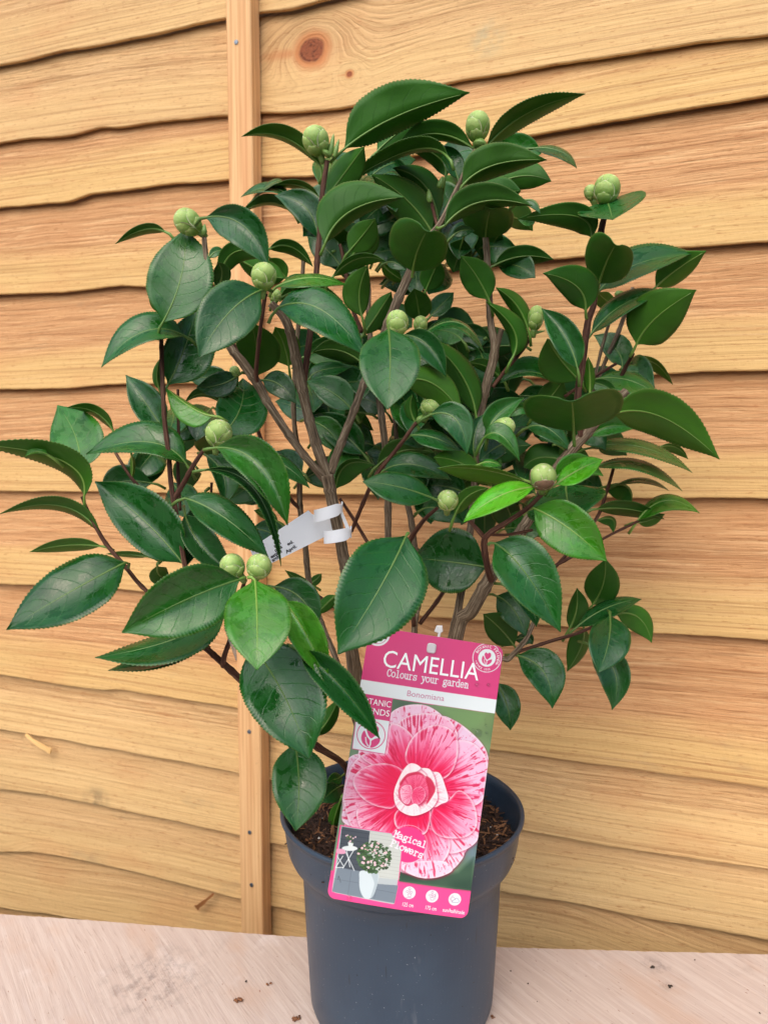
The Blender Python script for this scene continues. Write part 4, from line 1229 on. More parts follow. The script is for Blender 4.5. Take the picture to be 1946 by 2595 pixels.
def leaf(side, crop, pts, wa, wb, y, young=0.0, dark=0.0, heart=False, lift=(0, 0), dy=None, bowk=1.0, pet=None, flip=0, curl=0.0):
    """side 'U' shows the glossy upper face to the front, 'D' the dull underside"""
    k = mpp(crop, y)
    g_ = 1.16 if heart else 1.08
    wa, wb = wa * g_, wb * g_
    b2, t2 = Vector(pts[0]), Vector(pts[-1])
    plen = (t2 - b2).length * k
    L = min(max(1.05 * plen, (wa + wb) * k / 0.54), 0.115)
    mag = math.sqrt(max(L * L - plen * plen, 0.0))
    mag = min(max(mag, 0.28 * plen), 0.06)
    if dy is None:
        lower = t2.y >= b2.y
        sg = -1 if (lower == (side == 'U')) else 1
        slope = (t2.y - b2.y) / max((t2 - b2).length, 1)
        if abs(slope) < 0.25:
            mag *= 0.5
        dy = sg * mag
    B = at(crop, *pts[0], y)
    T = at(crop, *pts[-1], y + dy)
    sgn = -1 if side == 'U' else 1
    if len(pts) == 3:
        m2 = pts[1]
    else:
        m2 = ((pts[0][0] + pts[1][0]) / 2 + 0.02 * (pts[1][1] - pts[0][1]), (pts[0][1] + pts[1][1]) / 2)
    Mp = at(crop, *m2, y + 0.5 * dy + sgn * 0.07 * L * bowk)
    ctrl = Mp * 2 - (B + T) * 0.5
    mid, tan = [], []
    for t in TS:
        mid.append(B * (1 - t) ** 2 + ctrl * (2 * t * (1 - t)) + T * t * t)
        tan.append(((ctrl - B) * (2 * (1 - t)) + (T - ctrl) * (2 * t)))
    prof = HEART if heart else PROF
    hw = 0.27 * L
    horiz = abs(t2.x - b2.x) > 1.1 * abs(t2.y - b2.y)
    def edge_dz(w, is_a):
        w_ = w * k
        dz = math.sqrt(max(hw * hw - w_ * w_, 0.0))
        dz = min(dz, 1.0 * hw)
        fold = 0.22 * hw
        if horiz and (wa + wb) * k < 1.5 * hw:
            a_is_up = t2.x > b2.x              # left-hand side when going right is up on the picture
            up = (is_a == a_is_up)
            near = (not up) if side == 'U' else up
            if flip:
                near = not near
            return (-dz if near else dz) * 0.85 + sgn * fold
        return sgn * max(min(dz, 0.75 * hw), fold)
    dza, dzb = edge_dz(wa, True), edge_dz(wb, False)
    if heart:
        dza = dzb = sgn * 0.35 * hw
    nz = lrnd.uniform(0, 100)
    # screen side vector per station
    grid = np.zeros((NT + 1, len(COLS), 3))
    lv = (RIGHT * lift[0] - UP * lift[1]) * k
    tw = lrnd.uniform(-1, 1) * 0.06
    pervs = []
    scr = np.array([((m_ - CAM).dot(RIGHT) / (m_ - CAM).dot(FWD), (m_ - CAM).dot(UP) / (m_ - CAM).dot(FWD)) for m_ in mid])
    st = np.gradient(scr, axis=0)
    for i, t in enumerate(TS):
        dx, dyy = st[i]
        q = math.hypot(dx, dyy) + 1e-9
        pervs.append(RIGHT * (-dyy / q) + UP * (dx / q))      # left hand of travel as seen
    # keep the side vector steady where the midrib runs towards the viewer
    dx, dyy = scr[-1] - scr[0]
    q = math.hypot(dx, dyy) + 1e-9
    mean = RIGHT * (-dyy / q) + UP * (dx / q)
    base_d = (B - CAM).dot(FWD)
    teeth = 0.0060 * L
    for i, t in enumerate(TS):
        perp = (pervs[i] * 0.6 + mean * 0.4).normalized()
        view = (mid[i] - CAM).normalized()
        kl = (mid[i] - CAM).dot(FWD) / base_d
        f = prof[i]
        tooth = teeth * (1 if i % 2 else -0.4) * (0 if t < 0.12 or t > 0.985 else 1) * min(1, f * 2.2)
        for j, s in enumerate(COLS):
            w = (wa if s < 0 else wb) * k * kl
            dz = dza if s < 0 else dzb
            dirv = perp if s < 0 else -perp
            a = abs(s)
            ww = w * f * a
            if a == 1:
                ww += tooth * (1 if w > 0 else -1)
            rip = 0.035 * hw * mnoise.noise(Vector((t * 3.2, s * 1.6, nz))) * a + 0.02 * hw * math.sin(t * 17 + nz) * a * a
            p = mid[i] + dirv * ww + view * (dz * (0.55 * a + 0.45 * a ** 2.2) * f + rip * 1.6) + lv * (a ** 2 * f * (t * 1.25 if heart else 1.0))
            if curl:
                p = p + view * (sgn * -curl * hw * a ** 4 * f)
            grid[i, j] = p
    # normals towards the front of the leaf as seen
    gt = np.gradient(grid, axis=0); gs = np.gradient(grid, axis=1)
    nrm = np.cross(gt, gs)
    nrm /= (np.linalg.norm(nrm, axis=2, keepdims=True) + 1e-12)
    vw = grid - np.array(CAM)
    area = np.linalg.norm(np.cross(gt, gs), axis=2)
    if (np.sum(nrm * vw, axis=2) * area).sum() > 0:
        nrm = -nrm; rev = True
    else:
        rev = False
    if not (side == 'U'):
        nup = -nrm
    else:
        nup = nrm
    th = 0.00016
    n = len(COLS)
    o0 = np.array(PO)
    top = (grid + nup * th - o0).reshape(-1, 3); bot = (grid - nup * th - o0).reshape(-1, 3)
    verts = np.vstack([top, bot])
    N = (NT + 1) * n
    faces, fm = [], []
    same = (rev == (side != 'U'))
    for i in range(NT):
        for j in range(n - 1):
            a, b, c, d = i * n + j, i * n + j + 1, (i + 1) * n + j + 1, (i + 1) * n + j
            # orientation only matters for shading, which Cycles flips by itself
            faces.append((a, b, c, d)); fm.append(0)
            faces.append((N + d, N + c, N + b, N + a)); fm.append(1)
    rimv = [j for j in range(n)] + [i * n + n - 1 for i in range(1, NT + 1)] + [NT * n + j for j in range(n - 2, -1, -1)] + [i * n for i in range(NT - 1, 0, -1)]
    for q in range(len(rimv)):
        a, b = rimv[q], rimv[(q + 1) % len(rimv)]
        faces.append((a, N + a, N + b, b)); fm.append(0)
    uvs = [(t, s * 0.5 + 0.5) for t in TS for s in COLS] * 2
    o = mesh_obj('leaf', verts, faces, parent=plant, uvs=uvs, mats=[LEAF_U, LEAF_D], fmat=fm)
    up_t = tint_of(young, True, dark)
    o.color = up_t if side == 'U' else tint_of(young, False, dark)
    # midrib and stalk
    if pet is None:
        d0 = (mid[0] - mid[3]).normalized()
        pts3 = [B + d0 * 0.011 + Vector((0, 0.004, -0.003)), B + d0 * 0.005]
    else:
        P = at(crop, pet[0], pet[1], y + 0.004)
        pts3 = [P, P.lerp(B, 0.55) + (mid[0] - mid[4]).normalized() * 0.002]
    ms = list(range(0, NT - 2, 4))
    path = [Vector(p) for p in pts3] + [mid[i] - Vector(nup[i, 4]) * 0.0001 for i in ms]
    rad = [0.0014, 0.0013] + [0.00080 * (1 - i / NT) + 0.0002 for i in ms]
    mr = tube('midrib', path, rad, RIB, o, sides=6, smoothn=0, base=PO)
    mr.color = o.color if young < 0.3 else (0.16, 0.30, 0.05, 1)
    LEAFCOUNT[0] += 1
    return o

def tube(name, path, rad, mat, parent, sides=10, smoothn=4, base=Vector(), knobby=0.0, cap=True):
    P = np.array([tuple(p) for p in path]); R = np.array(rad, float)
    if smoothn:
        Q = catmull(np.hstack([P, R[:, None]]), smoothn)
        P, R = Q[:, :3], Q[:, 3]
    n = len(P)
    tang = np.gradient(P, axis=0)
    tang /= (np.linalg.norm(tang, axis=1, keepdims=True) + 1e-12)
    ref = np.array((0.3, 0.9, 0.2)); 
    nx = np.cross(tang[0], ref); nx /= np.linalg.norm(nx) + 1e-12
    verts, faces, uvs = [], [], []
    dist = 0.0
    for i in range(n):
        if i:
            dist += np.linalg.norm(P[i] - P[i - 1])
        nx = nx - tang[i] * (nx @ tang[i]); nx /= np.linalg.norm(nx) + 1e-12
        ny = np.cross(tang[i], nx)
        for j in range(sides + 1):
            a = j * math.tau / sides
            r_ = R[i]
            if knobby:
                r_ *= 1 + knobby * mnoise.noise(Vector((P[i][0] * 120 + math.cos(a) * 1.1, P[i][2] * 120 + math.sin(a) * 1.1, P[i][1] * 90)))
            verts.append(tuple(P[i] + (nx * math.cos(a) + ny * math.sin(a)) * r_ - np.array(base)))
            uvs.append((dist, a * R[i]))
    s1 = sides + 1
    for i in range(n - 1):
        for j in range(sides):
            faces.append((i * s1 + j, i * s1 + j + 1, (i + 1) * s1 + j + 1, (i + 1) * s1 + j))
    if cap:
        faces.append(tuple(range(sides))[::-1]); faces.append(tuple((n - 1) * s1 + j for j in range(sides)))
    return mesh_obj(name, verts, faces, mat, parent, uvs=uvs)

# ------------------------------------------------------------------ branches: (crop, x, y, radius in crop pixels, depth)
def branch(pts, mat=BARK_OLD, knobby=0.08, root=None):
    path, rad = [], []
    if root is not None:
        path += [Vector((POT.x + root[0], root[1], SOIL_Z - 0.02)), Vector((POT.x + root[0], root[1], SOIL_Z + 0.01))]
        rad += [root[2], root[2]]
    for (cr, x, y, r_, d) in pts:
        path.append(at(cr, x, y, d)); rad.append(r_ * 0.84 * mpp(cr, d))
    # swollen nodes
    P = catmull(np.hstack([np.array([tuple(p) for p in path]), np.array(rad)[:, None]]), 10)
    acc = 0.0
    gap = lrnd.uniform(0.018, 0.034)
    for i in range(1, len(P)):
        acc += np.linalg.norm(P[i, :3] - P[i - 1, :3])
        if acc > gap:
            acc = 0.0; gap = lrnd.uniform(0.018, 0.034)
            P[i, 3] *= 1.14
    return tube('branch', [Vector(p[:3]) for p in P], P[:, 3], mat, plant, sides=12, smoothn=0, base=PO, knobby=knobby)
Y_ = BARK_YOUNG
# main stem that carries the white tag, and its three arms
branch([('J', 690, 1100, 34, -0.030), ('J', 672, 800, 32, -0.036), ('J', 655, 700, 31, -0.040), ('J', 628, 560, 30, -0.044), ('J', 595, 400, 32, -0.048), ('J', 585, 345, 34, -0.050)], root=(-0.02, 0.0, 0.0095))
branch([('I', 580, 1050, 24, -0.048), ('I', 520, 985, 20, -0.054), ('I', 430, 870, 20, -0.060), ('I', 330, 720, 21, -0.066), ('I', 285, 635, 24, -0.070), ('I', 225, 550, 24, -0.074), ('I', 150, 445, 18, -0.078), ('I', 80, 200, 14, -0.078), ('I', 58, 40, 13, -0.076), ('H', 55, 770, 12, -0.074)])
branch([('I', 590, 1040, 28, -0.048), ('I', 545, 920, 27, -0.052), ('I', 500, 760, 25, -0.056), ('I', 470, 620, 27, -0.060), ('I', 430, 430, 24, -0.066), ('I', 400, 350, 22, -0.068), ('I', 342, 288, 19, -0.070)])
branch([('I', 482, 640, 17, -0.058), ('I', 505, 470, 16, -0.052), ('I', 530, 270, 15, -0.046), ('I', 545, 60, 14, -0.042), ('H', 553, 760, 14, -0.04), ('H', 562, 600, 13, -0.038), ('H', 585, 440, 12, -0.036)], Y_)
branch([('I', 598, 1020, 24, -0.048), ('I', 630, 930, 22, -0.048), ('I', 690, 780, 20, -0.048), ('I', 752, 610, 19, -0.046), ('I', 800, 500, 20, -0.042), ('I', 870, 320, 24, -0.040), ('I', 945, 150, 22, -0.040), ('H', 1010, 790, 18, -0.044), ('H', 1075, 705, 14, -0.046), ('H', 1150, 545, 10, -0.04), ('H', 1220, 395, 9, -0.02)])
# middle back stems
branch([('J', 850, 1080, 18, 0.01), ('J', 848, 560, 18, 0.025), ('J', 842, 300, 18, 0.03), ('I', 820, 780, 18, 0.03), ('I', 770, 420, 14, 0.03), ('I', 765, 230, 11, 0.03), ('H', 762, 960, 10, 0.03)], root=(0.0, 0.02, 0.007))
branch([('J', 960, 1050, 18, 0.02), ('J', 978, 870, 18, 0.03), ('J', 950, 560, 16, 0.04), ('J', 900, 330, 14, 0.05), ('I', 860, 560, 12, 0.05)], root=(0.01, 0.03, 0.006))
branch([('J', 985, 990, 11, 0.03), ('J', 1090, 845, 11, 0.05), ('J', 1180, 640, 10, 0.06)], Y_)
# right-hand stems
branch([('F', 310, 1060, 36, -0.02), ('F', 380, 930, 36, -0.028), ('F', 470, 770, 34, -0.034), ('F', 560, 640, 31, -0.034), ('F', 640, 510, 28, -0.03), ('F', 720, 360, 27, -0.03), ('F', 800, 250, 27, -0.032), ('F', 860, 180, 30, -0.034), ('F', 960, 70, 22, -0.03), ('D', 1045, 838, 22, -0.028)], root=(0.022, 0.0, 0.0095))
branch([('F', 290, 1055, 20, -0.005), ('F', 325, 900, 20, -0.005), ('F', 370, 600, 18, 0.0), ('F', 390, 380, 17, 0.005), ('D', 415, 950, 20, 0.0), ('D', 445, 800, 24, -0.004), ('D', 478, 660, 22, -0.004), ('D', 460, 540, 18, 0.0), ('D', 452, 400, 17, 0.004), ('D', 440, 190, 16, 0.01), ('H', 1262, 775, 10, 0.012)], root=(0.015, 0.015, 0.008))
branch([('D', 474, 690, 16, -0.004), ('D', 492, 630, 14, -0.006), ('D', 508, 568, 13, -0.008)])
branch([('D', 468, 820, 9, -0.004), ('D', 530, 740, 10, -0.004), ('D', 600, 655, 10, -0.003), ('D', 635, 595, 9, 0.0)], Y_)
branch([('D', 850, 1040, 15, -0.036), ('D', 835, 880, 17, -0.04), ('D', 858, 700, 18, -0.042), ('D', 880, 540, 17, -0.042), ('D', 908, 450, 14, -0.04), ('D', 915, 300, 13, -0.034), ('D', 938, 140, 16, -0.024), ('D', 958, 60, 13, -0.014)], Y_)
branch([('F', 462, 800, 18, -0.045), ('F', 445, 740, 17, -0.06), ('F', 432, 640, 17, -0.07), ('F', 455, 600, 15, -0.075), ('F', 540, 545, 13, -0.085), ('F', 620, 490, 12, -0.095), ('F', 690, 420, 12, -0.1)], Y_)
branch([('F', 435, 620, 13, -0.07), ('F', 400, 580, 11, -0.07), ('F', 360, 535, 9, -0.06)], Y_)
branch([('F', 455, 605, 8, -0.07), ('F', 530, 605, 7, -0.06), ('F', 640, 585, 7, -0.05)], Y_)
branch([('J', 690, 590, 10, -0.02), ('J', 790, 360, 11, -0.045), ('J', 890, 230, 10, -0.058), ('J', 970, 120, 9, -0.062)], Y_)
branch([('J', 760, 640, 9, 0.0), ('J', 700, 540, 9, 0.005), ('J', 640, 450, 8, 0.01)], Y_)
branch([('J', 940, 630, 14, -0.03), ('J', 1000, 545, 11, -0.055), ('J', 1060, 490, 9, -0.07)], Y_)
branch([('J', 960, 1000, 13, -0.01), ('J', 935, 700, 14, -0.02), ('J', 940, 630, 13, -0.03)], Y_)
branch([('F', 470, 1210, 14, -0.02), ('F', 540, 1140, 14, -0.02), ('F', 610, 1060, 13, -0.02), ('F', 650, 975, 11, -0.02)], root=(0.045, 0.0, 0.006))
branch([('F', 580, 1110, 9, -0.02), ('F', 720, 1065, 9, -0.015), ('F', 850, 1025, 8, -0.01), ('F', 985, 960, 6, -0.01)], Y_)
branch([('F', 700, 760, 9, 0.02), ('F', 830, 690, 8, 0.03), ('F', 960, 615, 7, 0.035), ('F', 1100, 545, 7, 0.04)], Y_)
branch([('F', 690, 800, 9, 0.03), ('F', 900, 560, 9, 0.04), ('F', 960, 420, 9, 0.045), ('F', 1000, 280, 8, 0.05)], Y_)
branch([('D', 880, 900, 9, 0.05), ('D', 950, 720, 10, 0.055), ('D', 1020, 560, 11, 0.06), ('D', 1073, 390, 9, 0.06)])
branch([('D', 900, 860, 9, 0.04), ('D', 930, 690, 8, 0.05), ('D', 1005, 430, 8, 0.05)])
branch([('D', 985, 850, 10, 0.03), ('D', 1040, 740, 10, 0.02), ('D', 1075, 675, 9, 0.008)], Y_)
branch([('D', 780, 860, 8, 0.02), ('D', 900, 780, 8, 0.03), ('D', 1000, 720, 7, 0.04)], Y_)
# left-hand stems
branch([('G', 1500, 600, 17, -0.02), ('G', 1360, 490, 19, -0.045), ('G', 1180, 340, 19, -0.075), ('G', 1000, 170, 18, -0.09), ('G', 900, 80, 16, -0.095), ('E', 850, 1050, 14, -0.095), ('E', 800, 740, 13, -0.088), ('E', 770, 560, 13, -0.084), ('E', 742, 400, 13, -0.08), ('E', 730, 260, 12, -0.078), ('C', 712, 960, 12, -0.074), ('C', 700, 700, 11, -0.07), ('C', 697, 545, 10, -0.07)], BARK_YOUNG, root=(-0.05, -0.01, 0.006))
branch([('G', 965, 150, 14, -0.09), ('E', 970, 1130, 14, -0.1), ('E', 1000, 1040, 12, -0.11), ('E', 1030, 900, 11, -0.118), ('E', 1060, 800, 10, -0.12)], Y_)
branch([('E', 748, 460, 15, -0.08), ('E', 790, 390, 13, -0.082), ('E', 840, 300, 12, -0.086), ('E', 885, 235, 10, -0.088)], Y_)
branch([('G', 905, 75, 13, -0.09), ('E', 760, 960, 11, -0.09), ('E', 615, 830, 11, -0.075), ('E', 540, 740, 11, -0.07), ('E', 450, 630, 11, -0.066), ('E', 380, 500, 9, -0.064), ('E', 355, 440, 8, -0.066)], Y_)
branch([('E', 740, 520, 8, -0.06), ('E', 590, 385, 8, -0.04), ('E', 515, 275, 8, -0.03), ('E', 470, 190, 7, -0.02)], Y_)
branch([('E', 780, 500, 8, -0.06), ('E', 770, 330, 9, -0.05), ('E', 772, 180, 8, -0.045), ('C', 770, 830, 7, -0.04)], Y_)
branch([('E', 912, 480, 7, -0.02), ('E', 915, 380, 7, -0.02)], Y_)
branch([('J', 640, 1190, 15, 0.0), ('J', 560, 990, 16, 0.03), ('J', 510, 830, 16, 0.05), ('J', 490, 650, 15, 0.06), ('J', 468, 480, 15, 0.06), ('J', 465, 300, 14, 0.06), ('I', 440, 700, 12, 0.06), ('I', 480, 150, 10, 0.055), ('H', 478, 820, 9, 0.05)], root=(-0.02, 0.03, 0.006))
branch([('J', 475, 500, 11, 0.06), ('J', 420, 440, 10, 0.055), ('J', 330, 270, 10, 0.05), ('J', 285, 150, 9, 0.045)], Y_)
branch([('J', 500, 830, 9, 0.05), ('J', 560, 880, 9, 0.04), ('J', 620, 920, 9, 0.03)], Y_)
branch([('C', 1110, 800, 12, -0.072), ('C', 1108, 740, 11, -0.078), ('C', 1122, 600, 10, -0.088), ('C', 1142, 450, 10, -0.1), ('C', 1150, 420, 9, -0.104)], Y_)
branch([('C', 1050, 720, 13, -0.072), ('C', 1010, 640, 12, -0.07), ('C', 985, 570, 10, -0.068)], Y_)
branch([('H', 735, 1180, 13, 0.03), ('H', 690, 1060, 10, 0.03), ('H', 655, 860, 10, 0.03), ('H', 640, 800, 8, 0.03)], Y_)
branch([('H', 1060, 720, 9, -0.02), ('H', 1040, 640, 8, 0.0), ('H', 1030, 590, 7, 0.0)], Y_)

# ------------------------------------------------------------------ leaves, measured one by one
U, D = 'U', 'D'
LV = [
 # top of the shrub
 (D, 'H', [(560, 468), (400, 338), (215, 335)], 16, 46, -.03, dict(young=.25, pet=(550, 540))),
 (D, 'H', [(662, 385), (890, 245), (1200, 145)], 128, 62, -.03, dict(pet=(598, 448))),
 (D, 'H', [(800, 400), (890, 320), (1002, 252)], 45, 62, .03, dict()),
 (D, 'H', [(1215, 385), (1050, 322), (888, 376)], 26, 55, -.01, dict()),
 (D, 'H', [(1272, 380), (1450, 232), (1700, 150)], 46, 42, -.01, dict()),
 (D, 'B', [(340, 800), (480, 712), (702, 692)], 84, 48, -.04, dict(pet=(300, 860))),
 (U, 'B', [(640, 642), (760, 655), (832, 728)], 14, 26, .03, dict()),
 (D, 'B', [(490, 792), (610, 760), (722, 784)], 62, 52, .05, dict(young=.15)),
 (D, 'B', [(262, 975), (420, 872), (640, 890)], 74, 34, -.055, dict(pet=(225, 985))),
 (U, 'B', [(600, 868), (650, 872), (674, 925)], 4, 26, -.05, dict()),
 (D, 'H', [(955, 915), (975, 830), (1015, 742)], 108, 112, -.085, dict(heart=True, lift=(0, -48), pet=(952, 945))),
 (D, 'H', [(575, 800), (690, 655), (918, 597)], 112, 40, -.09, dict(pet=(556, 845))),
 (D, 'H', [(585, 595), (670, 480), (745, 378)], 52, 62, -.02, dict(young=.1)),
 (D, 'H', [(1108, 426), (930, 398), (605, 578)], 16, 46, -.045, dict()),
 (D, 'H', [(1035, 745), (930, 610), (776, 498)], 78, 72, .0, dict(dark=.3)),
 (D, 'H', [(1062, 690), (1000, 540), (868, 470)], 50, 55, .02, dict(dark=.2)),
 (D, 'H', [(1095, 510), (1060, 420), (900, 360)], 40, 40, .03, dict(dark=.3)),
 (U, 'H', [(1150, 520), (1120, 440), (1075, 370)], 30, 45, .0, dict()),
 (D, 'H', [(1268, 775), (1275, 705), (1290, 645)], 92, 98, .01, dict(heart=True, lift=(0, -38), pet=(1268, 800))),
 (D, 'H', [(1350, 690), (1410, 690), (1472, 742)], 62, 40, .05, dict(young=.1)),
 (D, 'H', [(1262, 875), (1300, 800), (1335, 742)], 75, 40, .06, dict(dark=.2)),
 (D, 'H', [(1282, 1040), (1230, 940), (1162, 850)], 62, 64, -.01, dict()),
 (D, 'H', [(1172, 775), (1150, 850), (1128, 922)], 52, 50, .01, dict(dark=.25)),
 (D, 'H', [(1305, 892), (1430, 852), (1562, 866)], 44, 38, .03, dict()),
 (U, 'H', [(1130, 762), (1170, 740), (1222, 742)], 20, 24, -.02, dict()),
 (D, 'B', [(895, 1028), (830, 935), (580, 945)], 58, 52, -.03, dict(pet=(915, 1050))),
 (U, 'B', [(650, 930), (620, 945), (575, 945)], 30, 10, -.04, dict(young=.3)),
 (U, 'B', [(962, 868), (975, 905), (986, 950)], 140, 125, -.01, dict(lift=(0, -18), bowk=.3)),
 # right side
 (D, 'D', [(928, 372), (960, 280), (1000, 205)], 80, 100, -.04, dict(heart=True, lift=(0, -45), pet=(905, 450))),
 (U, 'D', [(932, 402), (1090, 290), (1338, 240)], 72, 48, .0, dict()),
 (D, 'D', [(1172, 388), (1265, 310), (1390, 232)], 55, 48, .04, dict(young=.35)),
 (D, 'D', [(870, 490), (830, 385), (686, 328)], 62, 82, -.055, dict(pet=(875, 525))),
 (U, 'D', [(893, 592), (1030, 465), (1205, 404)], 44, 34, -.012, dict(dark=.1)),
 (D, 'D', [(1090, 635), (1175, 520), (1348, 400)], 105, 92, .0, dict(young=.2, pet=(1060, 690))),
 (U, 'D', [(835, 742), (780, 600), (680, 480)], 55, 58, -.055, dict(dark=.2)),
 (D, 'D', [(840, 790), (760, 700), (705, 610)], 92, 50, .0, dict(young=.1)),
 (D, 'D', [(888, 850), (888, 770), (880, 690)], 24, 20, .0, dict(young=.35)),
 (D, 'D', [(818, 1010), (815, 935), (810, 880)], 186, 190, -.1, dict(heart=True, lift=(0, -58), pet=(822, 1078))),
 (D, 'D', [(985, 938), (1200, 950), (1448, 1132)], 96, 84, -.06, dict(young=.2, pet=(920, 975))),
 (U, 'D', [(730, 797), (620, 755), (500, 805)], 14, 62, .02, dict(young=.1)),
 (D, 'D', [(555, 692), (560, 575), (438, 450)], 30, 48, -.015, dict(young=.1)),
 (D, 'D', [(622, 572), (570, 465), (482, 390)], 30, 36, -.005, dict(young=.1)),
 (U, 'D', [(1028, 732), (1000, 655), (905, 596)], 46, 60, .05, dict(young=.1)),
 (D, 'D', [(1058, 716), (1160, 712), (1246, 810)], 15, 32, .06, dict(young=.3)),
 (U, 'D', [(1003, 776), (1080, 752), (1168, 782)], 26, 22, .05, dict(young=.1)),
 (U, 'D', [(920, 785), (1070, 795), (1198, 878)], 32, 48, .03, dict(young=.2)),
 (U, 'D', [(885, 800), (960, 820), (1000, 870)], 25, 35, .02, dict(young=.15)),
 (D, 'D', [(1000, 870), (1080, 850), (1190, 880)], 30, 36, .05, dict(dark=.2)),
 (U, 'D', [(888, 1032), (980, 988), (1078, 1002)], 42, 34, .0, dict(young=.25)),
 (U, 'D', [(985, 960), (1020, 975), (1068, 1000)], 25, 25, .02, dict(young=.2)),
 (U, 'D', [(880, 1085), (1110, 1080), (1330, 1190)], 28, 28, .04, dict(young=.15)),
 (D, 'D', [(1190, 1078), (1260, 1080), (1312, 1132)], 10, 26, .06, dict(young=.1)),
 (U, 'F', [(900, 318), (1100, 296), (1288, 418)], 14, 30, .03, dict(young=.1)),
 (U, 'F', [(1000, 392), (1120, 368), (1230, 416)], 8, 14, .05, dict(young=.1)),
 (D, 'F', [(945, 400), (1045, 400), (1066, 482)], 8, 60, .05, dict()),
 (D, 'F', [(915, 495), (1060, 495), (1210, 538)], 32, 30, .03, dict(dark=.2)),
 (U, 'F', [(1092, 548), (1215, 458), (1362, 512)], 26, 40, .04, dict(young=.35)),
 (D, 'F', [(1095, 552), (1150, 540), (1212, 515)], 22, 26, .05, dict(young=.1)),
 (D, 'F', [(915, 545), (985, 540), (988, 602)], 10, 30, .05, dict()),
 (U, 'F', [(645, 490), (800, 580), (962, 720)], 92, 100, -.095, dict(young=.4, pet=(600, 522))),
 (U, 'F', [(785, 385), (795, 470), (830, 545)], 150, 165, -.04, dict(dark=.2)),
 (U, 'F', [(652, 400), (490, 442), (342, 552)], 48, 44, -.105, dict(young=1.0, pet=(690, 400))),
 (U, 'F', [(740, 390), (845, 322), (944, 281)], 40, 46, -.105, dict(young=1.0, pet=(700, 410))),
 (U, 'F', [(735, 372), (830, 310), (946, 352)], 52, 40, -.085, dict(young=.45)),
 (D, 'F', [(415, 345), (310, 288), (214, 272)], 54, 48, -.065, dict(young=.15)),
 (D, 'F', [(608, 370), (420, 322), (228, 318)], 56, 12, -.085, dict(young=.5)),
 (U, 'F', [(415, 300), (460, 292), (508, 310)], 12, 18, -.07, dict(young=.3)),
 (D, 'F', [(305, 522), (360, 440), (452, 404)], 30, 32, -.05, dict(young=.2)),
 (U, 'J', [(1045, 450), (890, 398), (738, 376)], 64, 56, -.085, dict(dark=0, dy=-.01)),
 (U, 'J', [(925, 612), (810, 840), (632, 1122)], 172, 160, -.125, dict(dark=.15, pet=(935, 600))),
 (U, 'J', [(1272, 745), (1110, 722), (955, 705)], 122, 135, -.02, dict(dark=.55)),
 (U, 'J', [(1308, 642), (1440, 770), (1592, 1026)], 118, 96, -.105, dict(pet=(1280, 650))),
 (U, 'F', [(530, 830), (625, 905), (657, 1004)], 36, 34, -.05, dict(dark=.4)),
 (U, 'F', [(485, 870), (560, 930), (612, 1045)], 62, 58, .0, dict(dark=.5)),
 (D, 'F', [(562, 1085), (500, 1010), (428, 948)], 58, 62, .0, dict(dark=.4)),
 (U, 'F', [(560, 1060), (620, 1050), (640, 1080)], 20, 30, .01, dict(dark=.4)),
 (D, 'F', [(900, 908), (945, 820), (955, 708)], 72, 68, .02, dict(dark=.25)),
 (U, 'F', [(830, 1006), (965, 920), (1112, 884)], 30, 42, .0, dict(dark=.1)),
 (D, 'F', [(1000, 948), (1100, 965), (1155, 1072)], 42, 58, .02, dict(young=.1)),
 (U, 'F', [(975, 955), (968, 1070), (925, 1202)], 88, 80, -.02, dict(dark=.1)),
 (U, 'F', [(890, 1085), (995, 1200), (984, 1362)], 62, 66, .0, dict(dark=.25)),
 (D, 'F', [(800, 1012), (830, 930), (832, 835)], 34, 50, .02, dict(dark=.3)),
 (D, 'F', [(862, 1010), (850, 1090), (790, 1196)], 28, 55, .015, dict(dark=.3)),
 (U, 'F', [(575, 1128), (690, 1200), (726, 1356)], 84, 66, -.02, dict(dark=.25)),
 (U, 'F', [(485, 1245), (530, 1340), (545, 1450)], 55, 52, .0, dict(dark=.45)),
 # left side, lower
 (U, 'G', [(1275, 480), (1292, 660), (1278, 862)], 112, 108, -.105, dict(dark=.1)),
 (U, 'G', [(1085, 60), (1225, 270), (1336, 552)], 168, 150, -.115, dict(dark=.25)),
 (U, 'E', [(1103, 802), (1112, 980), (1110, 1190)], 134, 130, -.14, dict(young=.35, pet=(1070, 790))),
 (U, 'E', [(1225, 890), (1320, 1030), (1416, 1248)], 70, 66, -.125, dict(young=.4)),
 (U, 'G', [(1290, 80), (1470, 235), (1640, 464)], 60, 62, -.138, dict(dark=.05, dy=-.012)),
 (U, 'E', [(1035, 798), (800, 888), (528, 1028)], 138, 118, -.135, dict(young=.08, pet=(1060, 790))),
 (U, 'E', [(975, 945), (740, 1062), (412, 1136)], 82, 40, -.105, dict(dark=.15)),
 (U, 'E', [(960, 970), (760, 1110), (468, 1192)], 42, 55, -.095, dict(dark=.25)),
 (U, 'E', [(1185, 830), (1300, 880), (1372, 1012)], 70, 66, -.08, dict(dark=.35)),
 (U, 'E', [(545, 725), (310, 850), (30, 1016)], 108, 112, -.085, dict(dark=.1, pet=(555, 750))),
 (D, 'E', [(440, 655), (290, 650), (130, 680)], 26, 26, -.06, dict(young=.2)),
 (D, 'E', [(640, 700), (560, 690), (460, 688)], 12, 12, -.05, dict(young=.1)),
 (D, 'E', [(436, 602), (265, 480), (0, 516)], 22, 34, -.065, dict(young=.15, pet=(455, 640))),
 (D, 'E', [(366, 440), (270, 285), (-120, 215)], 42, 58, -.07, dict(young=.35, pet=(370, 490))),
 (U, 'E', [(210, 262), (160, 248), (110, 268)], 4, 26, -.085, dict(young=.5)),
